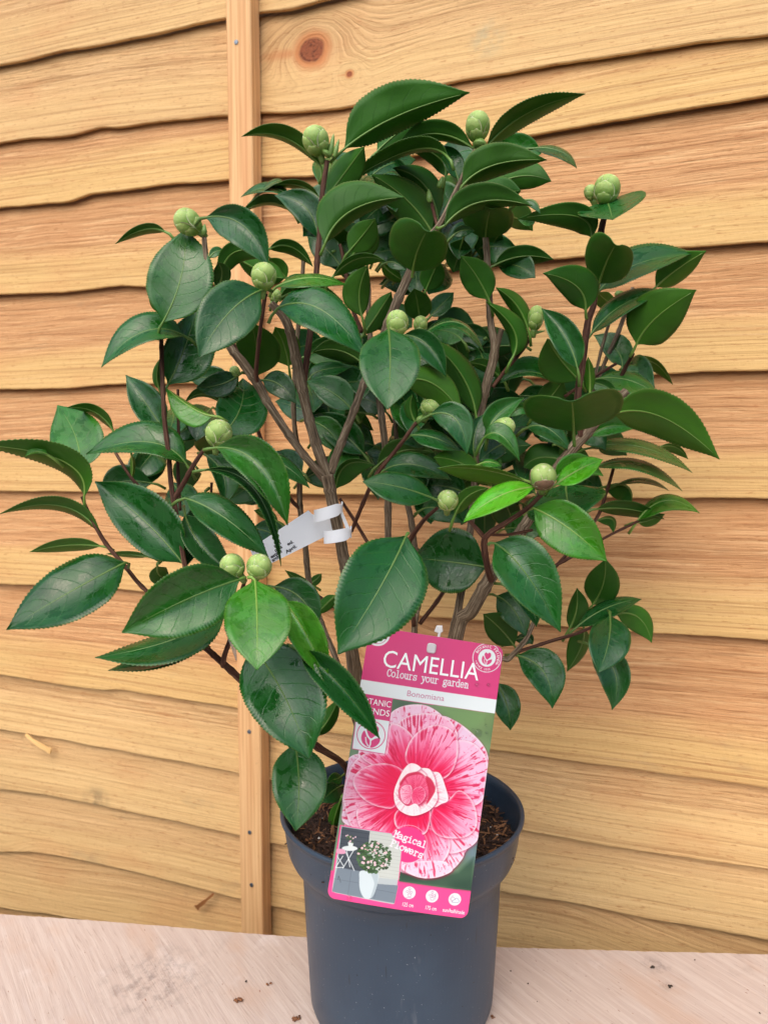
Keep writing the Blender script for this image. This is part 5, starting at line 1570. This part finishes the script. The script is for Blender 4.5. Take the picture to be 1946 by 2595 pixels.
 (U, 'E', [(345, 325), (330, 185), (250, 46)], 104, 106, -.035, dict(young=.2)),
 (D, 'E', [(492, 158), (410, 75), (290, 56)], 16, 26, .0, dict(young=.1)),
 (U, 'E', [(806, 302), (640, 205), (372, 258)], 44, 84, -.075, dict(young=.1)),
 (D, 'E', [(570, 260), (575, 310), (570, 370)], 10, 10, -.03, dict(young=.3)),
 (U, 'C', [(965, 1020), (1040, 910), (1050, 782)], 92, 108, -.055, dict()),
 (U, 'C', [(918, 945), (830, 910), (716, 822)], 68, 12, -.08, dict(young=.4)),
 (U, 'C', [(702, 995), (635, 895), (545, 768)], 58, 66, -.055, dict(dark=.1)),
 (U, 'C', [(802, 602), (620, 582), (440, 735)], 40, 72, -.065, dict(young=.05)),
 (U, 'C', [(705, 540), (785, 340), (800, 136)], 128, 124, -.085, dict(young=.1, dy=.02)),
 (D, 'C', [(716, 150), (620, 140), (500, 202)], 20, 22, -.05, dict()),
 (U, 'C', [(890, 88), (1050, 122), (1160, 302)], 62, 78, -.095, dict()),
 (D, 'C', [(952, 350), (1020, 235), (1170, 262)], 42, 46, -.045, dict(pet=(930, 375))),
 (D, 'C', [(1160, 225), (1260, 215), (1352, 300)], 26, 30, -.03, dict()),
 (D, 'C', [(1020, 260), (1150, 330), (1230, 350)], 50, 40, -.02, dict(young=.25)),
 (U, 'C', [(1128, 402), (985, 505), (860, 695)], 108, 112, -.115, dict()),
 (U, 'C', [(728, 808), (800, 650), (850, 480)], 76, 118, -.06, dict(dark=.05, dy=.02)),
 (D, 'C', [(1108, 772), (1110, 660), (1085, 540)], 88, 92, .0, dict()),
 (U, 'C', [(1200, 480), (1385, 485), (1582, 692)], 78, 84, -.095, dict(pet=(1160, 545))),
 (U, 'C', [(1195, 387), (1345, 348), (1497, 380)], 16, 34, -.085, dict(young=.35, pet=(1165, 430))),
 (D, 'C', [(1205, 440), (1330, 400), (1482, 450)], 34, 36, -.03, dict(dark=.2)),
 (D, 'C', [(960, 890), (880, 848), (800, 886)], 12, 26, -.03, dict()),
 (U, 'C', [(1000, 810), (910, 780), (820, 790)], 50, 48, .0, dict(dark=.3)),
 (U, 'C', [(905, 262), (935, 235), (968, 232)], 20, 18, -.03, dict(young=.1)),
 (D, 'C', [(695, 500), (670, 450), (660, 408)], 20, 20, -.04, dict()),
 (D, 'C', [(690, 830), (680, 770), (690, 700)], 18, 30, -.04, dict(dark=.2)),
 (D, 'C', [(940, 395), (960, 330), (940, 280)], 35, 35, -.06, dict(dark=.3)),
 (U, 'E', [(790, 728), (620, 540), (412, 376)], 100, 112, -.085, dict(dark=.2)),
 (U, 'E', [(802, 448), (975, 535), (1160, 702)], 70, 66, -.095, dict(dark=.3, pet=(745, 478))),
 (U, 'E', [(800, 515), (870, 650), (1010, 775)], 70, 52, -.075, dict(dark=.4)),
 (U, 'E', [(935, 230), (1120, 305), (1243, 565)], 84, 70, -.105, dict(young=.15, pet=(880, 240))),
 (U, 'E', [(880, 326), (1100, 410), (1215, 742)], 22, 24, -.1, dict(dark=.2, pet=(835, 335))),
 (U, 'E', [(1090, 255), (1220, 300), (1338, 404)], 30, 36, -.06, dict(dark=.2)),
 (U, 'E', [(890, 262), (965, 350), (968, 482)], 68, 36, -.03, dict(dark=.1)),
 (U, 'E', [(880, 440), (830, 600), (810, 740)], 50, 40, -.05, dict(dark=.4)),
 (D, 'E', [(680, 740), (690, 780), (740, 800)], 40, 40, -.05, dict(dark=.2)),
 (D, 'E', [(1338, 822), (1290, 800), (1232, 758)], 16, 18, .08, dict()),
 (D, 'E', [(1338, 818), (1365, 800), (1390, 772)], 18, 20, .08, dict()),
 (D, 'E', [(1452, 866), (1410, 905), (1365, 950)], 26, 26, .0, dict(young=.1)),
 (D, 'E', [(1202, 548), (1150, 520), (1098, 500)], 18, 24, .05, dict(dark=.2)),
 (U, 'E', [(1305, 335), (1250, 290), (1190, 245)], 50, 50, .03, dict(dark=.4)),
 (D, 'E', [(1120, 255), (1050, 225), (985, 225)], 24, 24, .03, dict(young=.05)),
 (U, 'E', [(1020, 400), (990, 420), (960, 470)], 20, 24, .02, dict(young=.05)),
 # middle
 (U, 'I', [(850, 398), (857, 550), (845, 747)], 116, 118, -.13, dict(young=.05)),
 (D, 'I', [(915, 620), (1050, 640), (1168, 772)], 62, 66, -.085, dict(young=.12)),
 (D, 'I', [(1228, 772), (1160, 590), (1008, 438)], 52, 56, -.02, dict(dark=.15)),
 (U, 'I', [(915, 425), (1020, 470), (1098, 605)], 46, 52, -.055, dict(dark=.1)),
 (U, 'I', [(1000, 425), (1150, 372), (1266, 510)], 10, 26, .0, dict()),
 (U, 'I', [(1030, 770), (1140, 790), (1188, 942)], 60, 56, -.072, dict(pet=(975, 805))),
 (U, 'I', [(945, 858), (1050, 870), (1162, 926)], 30, 40, -.06, dict(pet=(885, 920))),
 (U, 'I', [(1222, 952), (1220, 860), (1258, 768)], 42, 46, -.04, dict(dark=.25)),
 (U, 'I', [(1280, 848), (1325, 765), (1434, 695)], 48, 38, -.062, dict(young=.12)),
 (U, 'I', [(1260, 872), (1335, 858), (1416, 972)], 46, 26, -.075, dict(young=.15, pet=(1225, 945))),
 (U, 'I', [(1360, 890), (1300, 920), (1240, 970)], 40, 46, -.04, dict(dark=.3)),
 (U, 'I', [(690, 746), (610, 675), (498, 625)], 52, 68, -.02, dict(dark=.05)),
 (U, 'I', [(745, 942), (640, 840), (520, 770)], 60, 62, .02, dict(dark=.3)),
 (U, 'I', [(830, 1010), (960, 985), (1122, 1052)], 50, 44, -.02, dict(dark=.35)),
 (D, 'I', [(620, 1092), (670, 985), (790, 988)], 16, 62, .0, dict(dark=.1)),
 (D, 'I', [(800, 990), (910, 925), (1046, 932)], 50, 46, .02, dict(dark=.35)),
 (D, 'I', [(965, 800), (945, 740), (955, 680)], 24, 26, -.06, dict(dark=.1)),
 (D, 'I', [(1150, 572), (1150, 500), (1118, 430)], 42, 40, .06, dict(dark=.2)),
 (D, 'I', [(1336, 612), (1270, 560), (1192, 545)], 24, 28, .03, dict()),
 (U, 'I', [(1450, 825), (1540, 830), (1640, 930)], 40, 40, -.02, dict(dark=.3)),
 (U, 'I', [(1370, 780), (1420, 740), (1480, 770)], 20, 26, -.04, dict(young=.25)),
 (D, 'I', [(1490, 760), (1560, 680), (1600, 620)], 50, 50, .03, dict(dark=.2)),
 (D, 'I', [(160, 920), (220, 890), (282, 915)], 22, 30, .02, dict()),
 (U, 'I', [(200, 600), (120, 640), (20, 650)], 50, 50, -.02, dict(dark=.3)),
 (U, 'I', [(305, 620), (380, 640), (450, 720)], 50, 46, -.02, dict(dark=.35)),
 (D, 'I', [(735, 545), (630, 490), (520, 500)], 40, 44, .03, dict(dark=.35)),
 (U, 'I', [(510, 610), (570, 575), (700, 560)], 30, 36, .03, dict(dark=.2)),
 (D, 'I', [(420, 560), (400, 470), (360, 390)], 60, 60, .03, dict(young=.2)),
 (D, 'I', [(1040, 1120), (1050, 1060), (1040, 1100)], 5, 5, -.06, dict()),
 # behind the top
 (U, 'H', [(430, 600), (330, 555), (212, 597)], 16, 22, .05, dict()),
 (D, 'H', [(430, 660), (330, 618), (210, 668)], 12, 32, .05, dict(dark=.1)),
 (D, 'H', [(552, 600), (460, 545), (350, 548)], 18, 20, .05, dict(young=.15)),
 (U, 'H', [(400, 550), (350, 535), (245, 630)], 8, 12, .06, dict()),
 (U, 'H', [(548, 778), (490, 640), (358, 590)], 52, 62, .015, dict(dark=.05)),
 (D, 'H', [(680, 832), (740, 760), (792, 690)], 52, 60, .0, dict(young=.12)),
 (D, 'H', [(690, 852), (750, 790), (800, 735)], 52, 54, .03, dict(young=.12)),
 (D, 'H', [(735, 1112), (725, 1000), (762, 890)], 66, 40, -.02, dict(young=.05)),
 (D, 'H', [(608, 942), (715, 862), (836, 872)], 18, 36, -.045, dict()),
 (U, 'H', [(645, 895), (580, 820), (498, 760)], 54, 52, .05, dict(dark=.3)),
 (D, 'H', [(1010, 1002), (1040, 930), (1066, 868)], 46, 50, .02, dict(dark=.15)),
 (U, 'H', [(1030, 1112), (1080, 1060), (1132, 1008)], 40, 34, .05, dict()),
 (D, 'H', [(985, 1132), (975, 1060), (960, 990)], 52, 54, .03, dict(dark=.1)),
 (D, 'H', [(740, 1192), (810, 1090), (862, 1005)], 36, 44, .0, dict(dark=.25)),
 (U, 'H', [(840, 880), (880, 880), (930, 915)], 20, 26, .02, dict(dark=.1)),
 (D, 'H', [(820, 880), (870, 930), (930, 960)], 20, 26, .05, dict(young=.3)),
 (U, 'H', [(800, 760), (830, 720), (860, 750)], 24, 24, .09, dict(young=.5)),
 (D, 'H', [(800, 850), (850, 810), (890, 830)], 24, 24, .08, dict(young=.6)),
 (D, 'H', [(410, 950), (370, 900), (335, 860)], 36, 36, .02, dict(young=.2)),
 (D, 'H', [(530, 1000), (450, 985), (380, 1050)], 24, 50, -.02, dict(dark=.3)),
 (D, 'G', [(1362, 452), (1420, 380), (1462, 290)], 34, 32, .05, dict(dark=.1)),
 (U, 'P', [(480, 700), (440, 720), (395, 725)], 36, 36, .02, dict(young=.1)),
 (U, 'P', [(470, 760), (420, 790), (355, 850)], 60, 50, .01, dict(dark=.2)),
 (D, 'P', [(470, 840), (440, 930), (425, 1010)], 30, 34, -.01, dict(young=.2)),
 (D, 'D', [(992, 472), (950, 440), (925, 412)], 36, 32, .05, dict(young=.25)),
]
for (sd_, cr, pts, wa, wb, yy, kw) in LV:
    if len(pts) and abs(pts[0][0] - pts[-1][0]) + abs(pts[0][1] - pts[-1][1]) < 25:
        continue
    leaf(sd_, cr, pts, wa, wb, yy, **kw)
# the shaded inside of the crown: leaves further back, glimpsed between the measured ones
fr = random.Random(77)
def inner_leaf(cr, x0, x1, y0, y1, d0, d1):
    bx, by = fr.uniform(x0, x1), fr.uniform(y0, y1)
    a = fr.uniform(-0.5, math.pi + 0.5)
    L = fr.uniform(150, 240)
    tx, ty = bx + L * math.cos(a), by + L * math.sin(a) * 0.8
    mx, my = (bx + tx) / 2 + fr.uniform(-25, 25), (by + ty) / 2 - fr.uniform(0, 35)
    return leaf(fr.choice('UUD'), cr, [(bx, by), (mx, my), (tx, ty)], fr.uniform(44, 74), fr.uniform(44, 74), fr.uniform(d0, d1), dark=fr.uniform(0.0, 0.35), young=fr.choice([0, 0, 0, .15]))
INSIDE = [('I', 470, 1290, 430, 1060, 40), ('F', 60, 820, 60, 640, 18), ('H', 560, 1320, 400, 900, 22), ('E', 640, 1240, 60, 640, 10)]
for (cr, x0, x1, y0, y1, n) in INSIDE:
    for i in range(n):
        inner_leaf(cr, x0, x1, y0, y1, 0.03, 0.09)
# past some 300 leaves the rest, glimpsed behind the others, are one mass
extra = []
for (cr, x0, x1, y0, y1, n) in [('I', 560, 1280, 380, 1000, 44), ('F', 60, 860, 40, 560, 26), ('H', 620, 1300, 480, 1000, 30), ('E', 660, 1100, 60, 420, 8), ('D', 500, 1050, 640, 1080, 14)]:
    for i in range(n):
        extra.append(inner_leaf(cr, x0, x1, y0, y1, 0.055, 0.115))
bm = bmesh.new()
for o in extra:
    for src, off in ((o, 0), (o.children[0], 2)):
        n0 = len(bm.faces)
        bm.from_mesh(src.data)
        bm.faces.ensure_lookup_table()
        if off:
            for f_ in bm.faces[n0:]:
                f_.material_index = off
for o in extra:
    c0 = o.children[0]
    for d_ in (c0, o):
        me_ = d_.data
        bpy.data.objects.remove(d_); bpy.data.meshes.remove(me_)
me = bpy.data.meshes.new('inner_foliage')
bm.to_mesh(me); bm.free()
for m_ in (LEAF_U, LEAF_D, RIB):
    me.materials.append(m_)
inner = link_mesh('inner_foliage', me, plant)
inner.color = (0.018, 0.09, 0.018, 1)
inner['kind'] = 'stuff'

# ------------------------------------------------------------------ flower buds
def bud_mat(name, c1, c2, c3):
    M = Mat(name)
    uv = M.n('UVMap').outputs[0]
    t, s, _ = M.sep(uv)
    tc = M.n('TexCoord').outputs['Object']
    n1 = M.noise(tc, 4.0, 3.0)
    n2 = M.noise(tc, 26.0, 3.0)
    c = M.mix(M.sstep(t, 0.45, 1.0), c1, c2)
    c = M.mix(M.math('MULTIPLY', M.sstep(n1, 0.45, 0.7), 0.5), c, c3)
    ed = M.math('MULTIPLY', M.sstep(M.math('ABSOLUTE', M.math('SUBTRACT', s, 0.5)), 0.44, 0.49), 0.8)
    ed = M.math('MAXIMUM', ed, M.math('MULTIPLY', M.sstep(t, 0.93, 0.99), 0.85))
    c = M.mix(ed, c, srgb(224, 222, 186))
    c = M.mix(M.math('MULTIPLY', M.sstep(n2, 0.64, 0.72), 0.5), c, srgb(140, 112, 70))
    M.col(c); M.rough(0.5)
    M.b.inputs['Specular IOR Level'].default_value = 0.35
    M.b.inputs['Subsurface Weight'].default_value = 0.12
    M.b.inputs['Subsurface Scale'].default_value = 0.004
    M.bump(M.math('ADD', n1, M.math('MULTIPLY', n2, 0.3)), 0.2, 0.06)
    return M.m
BUDM = bud_mat('bud_green', srgb(106, 146, 58), srgb(176, 200, 122), srgb(148, 180, 88))
BUDB = bud_mat('bud_brown_scale', srgb(112, 84, 66), srgb(138, 110, 88), srgb(96, 74, 60))
def ell(ph, az, r):
    """point on the bud: ph 0 = base, 1 = tip"""
    a = ph * math.pi
    rr = math.sin(a) * (1 + 0.06 * math.cos(a) * -1)
    return Vector((rr * math.cos(az), rr * math.sin(az), -math.cos(a) * 1.10)) * r
def bud_core():
    vs, fs, uv = [], [], []
    NU, NV = 12, 20
    for i in range(NU + 1):
        for j in range(NV + 1):
            vs.append(ell(i / NU, j * math.tau / NV, 0.97)); uv.append((i / NU, 0.5))
    for i in range(NU):
        for j in range(NV):
            a = i * (NV + 1) + j
            fs.append((a, a + 1, a + NV + 2, a + NV + 1))
    me = bpy.data.meshes.new('bud'); me.from_pydata([tuple(v) for v in vs], [], fs)
    ul = me.uv_layers.new(name='UVMap')
    for lp in me.loops:
        ul.data[lp.index].uv = uv[lp.vertex_index]
    me.materials.append(BUDM); me.polygons.foreach_set('use_smooth', [True] * len(fs))
    return me
def scale_mesh(top, half, r):
    vs, fs, uv = [], [], []
    NU, NV = 9, 8
    for i in range(NU + 1):
        t = i / NU
        ph = 0.06 + (top - 0.06) * t
        wprof = math.sqrt(max(1 - max(0, (t - 0.45) / 0.55) ** 2.2, 0.0)) * min(1, 0.75 + t)
        for j in range(NV + 1):
            s = -1 + 2 * j / NV
            # thin raised plate, edges tucked against the bud
            rr = r + 0.015 * (1 - s * s) - 0.02 * t * t
            vs.append(ell(ph, s * half * wprof, rr)); uv.append((t, (s + 1) / 2))
    N = len(vs)
    for i in range(NU):
        for j in range(NV):
            a = i * (NV + 1) + j
            fs.append((a, a + 1, a + NV + 2, a + NV + 1))
    # thickness: a skirt down to the core along the free edge
    rim_i = [i * (NV + 1) for i in range(NU + 1)] + [NU * (NV + 1) + j for j in range(1, NV + 1)] + [i * (NV + 1) + NV for i in range(NU - 1, -1, -1)]
    for q in rim_i:
        vs.append(Vector(vs[q]) * 0.955); uv.append(uv[q])
    for q in range(len(rim_i) - 1):
        fs.append((rim_i[q], N + q, N + q + 1, rim_i[q + 1]))
    me = bpy.data.meshes.new('bud_scale'); me.from_pydata([tuple(v) for v in vs], [], fs)
    ul = me.uv_layers.new(name='UVMap')
    for lp in me.loops:
        ul.data[lp.index].uv = uv[lp.vertex_index]
    me.materials.append(BUDM); me.polygons.foreach_set('use_smooth', [True] * len(fs))
    return me
CORE = bud_core()
TIERS = [(scale_mesh(0.97, 1.2, 0.985), 3, 0.3), (scale_mesh(0.86, 1.1, 1.0), 3, 1.35), (scale_mesh(0.66, 1.0, 1.022), 3, 0.5), (scale_mesh(0.42, 0.85, 1.045), 4, 0.9)]
BROWN = [m.copy() for m, _, _ in TIERS]
for m in BROWN:
    m.materials.clear(); m.materials.append(BUDB)
brnd = random.Random(5)
def bud(crop, x, y, rx, rz, tip, depth, toward=0.35, brown=False, scales=True):
    k = mpp(crop, depth)
    p = at(crop, x, y, depth)
    d = (RIGHT * tip[0] - UP * tip[1]).normalized() - FWD * toward
    d.normalize()
    o = link_mesh('bud', CORE, plant)
    q = d.to_track_quat('Z', 'Y').to_matrix().to_4x4()
    o.matrix_local = Matrix.Translation(p - PO) @ q @ Matrix.Rotation(brnd.uniform(0, 6.28), 4, 'Z') @ Matrix.Diagonal((rx * k * 0.94, rx * k * 0.94, rz * k / 1.10 * 0.98, 1))
    if scales:
        for ti, (me, n, off) in enumerate(TIERS):
            for i in range(n):
                s = link_mesh('bud_scale', BROWN[ti] if (brown and ti in (2, 3)) else me, o)
                s.rotation_euler = (0, 0, off + i * math.tau / n + brnd.uniform(-.12, .12))
    # short stalk of bracts
    bs = tube('bud_stalk', [p - d * (rz * k * 1.0 + 0.006), p - d * (rz * k * 0.85)], [0.0022, 0.0034], RIB, plant, sides=8, smoothn=3, base=PO)
    bs.color = (0.10, 0.2, 0.05, 1)
for args in [
    ('A', 1365, 607, 58, 62, (-.35, -1), -.038), ('B', 404, 545, 53, 62, (.05, -1), -.015), ('B', 962, 817, 57, 62, (.1, -1), -.02), ('B', 893, 832, 30, 34, (-.5, -1), .0),
    ('C', 812, 107, 56, 62, (-.8, -.6), -.078), ('C', 1140, 340, 56, 60, (.15, -1), -.112), ('C', 946, 1020, 60, 63, (.25, -1), -.095),
    ('E', 1005, 740, 55, 58, (-.6, -.9), -.128), ('E', 1120, 742, 58, 58, (.35, -1), -.13), ('I', 888, 371, 50, 56, (0, -1), -.105), ('I', 988, 378, 32, 38, (0, -1), .02),
    ('I', 1030, 737, 46, 40, (.5, -1), -.062), ('I', 1346, 826, 46, 54, (.9, -.45), -.068), ('D', 655, 520, 36, 54, (.1, -1), -.005),
    ('F', 686, 355, 60, 60, (-.1, -1), -.11, .9, True), ('F', 275, 457, 48, 48, (0, -.6), -.08, .9), ('C', 1190, 425, 27, 30, (.3, -1), -.03), ('C', 1015, 755, 24, 28, (0, -1), -.02)]:
    bud(*args)
# slim leaf buds
for (cr, x0, y0, x1, y1, w, dep) in [('H', 595, 420, 614, 322, 13, -.036), ('H', 615, 425, 636, 345, 11, -.036), ('H', 1065, 555, 1085, 505, 12, .0), ('H', 1028, 620, 1022, 560, 13, .0),
                                     ('D', 620, 592, 698, 576, 7, -.002), ('D', 1000, 425, 1035, 408, 16, .05), ('I', 975, 800, 1000, 770, 14, -.062), ('C', 880, 165, 885, 115, 14, -.076), ('H', 575, 415, 590, 395, 22, -.04), ('H', 1240, 380, 1250, 340, 30, -.016)]:
    a = at(cr, x0, y0, dep); b = at(cr, x1, y1, dep); k = mpp(cr, dep)
    o = tube('leaf_bud', [a, a.lerp(b, .35), a.lerp(b, .75), b], [w * .7 * k, w * k, w * .6 * k, w * .08 * k], RIB, plant, sides=8, smoothn=4, base=PO, knobby=.12)
    o.color = (0.10, 0.22, 0.05, 1)

# ------------------------------------------------------------------ white loop tag on the main stem
WT = Mat('white_tag'); WT.col(srgb(232, 238, 246)); WT.rough(0.5)
TD = -0.052
tagroot = thing('loop_tag', 'white plastic loop tag with black print wrapped round the main stem', 'tag', loc=tuple(at('J', 630, 600, TD)))
TG = Vector(tagroot.location)
kT = mpp('J', TD)
def tag2(x, y):
    p = at('J', x, y, TD)
    return p.x - TG.x, p.z - TG.z
# strip outline with a waist before the loop
strip = [(215, 742), (500, 503), (517, 520), (545, 530), (600, 505), (612, 600), (580, 603), (566, 620), (335, 735), (262, 790)]
strip = [(250, 668), (500, 503), (514, 518), (532, 526), (560, 520), (602, 516), (606, 598), (590, 600), (572, 612), (566, 622), (345, 730), (290, 765)]
vs = [Vector((*[tag2(x, y)[0]], 0.0, tag2(x, y)[1])) for x, y in strip]
n = len(vs)
def sd_depth(v):
    return 0.010 + 0.12 * (v.x)       # the free end swings a little towards the viewer
front = [(v.x, sd_depth(v), v.z) for v in vs]; back = [(v.x, sd_depth(v) + 0.0004, v.z) for v in vs]
fs = [tuple(range(n)), tuple(range(n, 2 * n))[::-1]] + [(i, n + i, n + (i + 1) % n, (i + 1) % n) for i in range(n)]
mesh_obj('strip', front + back, fs, WT.m, tagroot, smooth=False)
def band(c, rx, ry, h, a0, a1, tilt, waist0=1.0, skew=0.0):
    vs, fs = [], []
    N = 28
    cx, cz = tag2(*c)
    for i in range(N + 1):
        a = math.radians(a0 + (a1 - a0) * i / N)
        x = rx * math.cos(a) * kT; y = ry * math.sin(a) * kT
        t = i / N
        hh = h * kT * (1 - waist0 * math.exp(-((t - 0.78) / 0.10) ** 2))
        z0 = cz + tilt * x
        for yy in (0.0, 0.0004):
            s = 1 + yy / (rx * kT)
            vs.append((cx + x * s, -0.004 + y * s, z0 - hh)); vs.append((cx + x * s, -0.004 + y * s, z0 + hh))
    for i in range(N):
        a = i * 4
        fs += [(a, a + 1, a + 5, a + 4), (a + 2, a + 6, a + 7, a + 3), (a, a + 4, a + 6, a + 2), (a + 1, a + 3, a + 7, a + 5)]
    fs += [(0, 2, 3, 1), (N * 4, N * 4 + 1, N * 4 + 3, N * 4 + 2)]
    return mesh_obj('loop_strap', vs, fs, WT.m, tagroot, smooth=False)
band((592, 505), 60, 52, 27, 190, 385, 0.30, 0.45)
band((632, 603), 58, 52, 27, 190, 385, 0.18, 0.45)
# spine of the loop between the straps, on the far right side
sp = [(640, 468), (655, 520), (672, 560), (690, 600), (676, 618), (660, 570), (640, 520)]
vs = [tag2(x, y) for x, y in sp]
n = len(vs)
mesh_obj('loop_spine', [(x, 0.006, z) for x, z in vs] + [(x, 0.0064, z) for x, z in vs],
         [tuple(range(n)), tuple(range(n, 2 * n))[::-1]] + [(i, n + i, n + (i + 1) % n, (i + 1) % n) for i in range(n)], WT.m, tagroot, smooth=False)
def tag_text(txt, p0, p1, cap):
    v, f = text_mesh(txt, 0.03)
    a = Vector(tag2(*p0)); b = Vector(tag2(*p1))
    d = b - a; L = d.length; d.normalize(); nn = Vector((-d.y, d.x))
    x0, x1 = v[:, 0].min(), v[:, 0].max()
    s = L / (x1 - x0); out = []
    for x, y in v:
        q = a + d * ((x - x0) * s) + nn * (y * cap * kT / 0.7)
        out.append((q.x, 0.010 + 0.12 * q.x - 0.0003, q.y))
    mesh_obj('lettering', out, f, INKK, tagroot, smooth=False)
tag_text('acti', (356, 664), (384, 646), 14)
tag_text('pres', (360, 682), (390, 664), 14)
tag_text('ed.', (412, 656), (438, 643), 14)
tag_text('establ', (342, 710), (388, 684), 14)
tag_text('arch', (348, 725), (378, 706), 14)
tag_text('April.', (406, 690), (452, 662), 14)
# a narrow clear tie hanging from the bud twig
CT = Mat('clear_tie'); CT.col((0.75, 0.72, 0.68, 1)); CT.rough(0.3); CT.b.inputs['Transmission Weight'].default_value = 0.6
tp = [('E', 978, 965), ('E', 984, 1010), ('E', 1000, 1060), ('E', 1014, 1110), ('E', 1022, 1150)]
vs, fs = [], []
for i, (cr, x, y) in enumerate(tp):
    w = [10, 15, 13, 8, 2][i]
    a, b = at(cr, x - w, y, -0.112), at(cr, x + w, y, -0.110)
    vs += [a, b, b + Vector((0, 0.0005, 0)), a + Vector((0, 0.0005, 0))]
for i in range(len(tp) - 1):
    for j in range(4):
        q = i * 4
        fs.append((q + j, q + (j + 1) % 4, q + 4 + (j + 1) % 4, q + 4 + j))
fs += [(3, 2, 1, 0), tuple(4 * (len(tp) - 1) + j for j in range(4))]
tag(mesh_obj('plastic_tie', vs, fs, CT.m, None, smooth=False), 'narrow clear plastic tie hanging by the twig under the paired buds', 'plastic tie')
print('leaves', LEAFCOUNT[0])
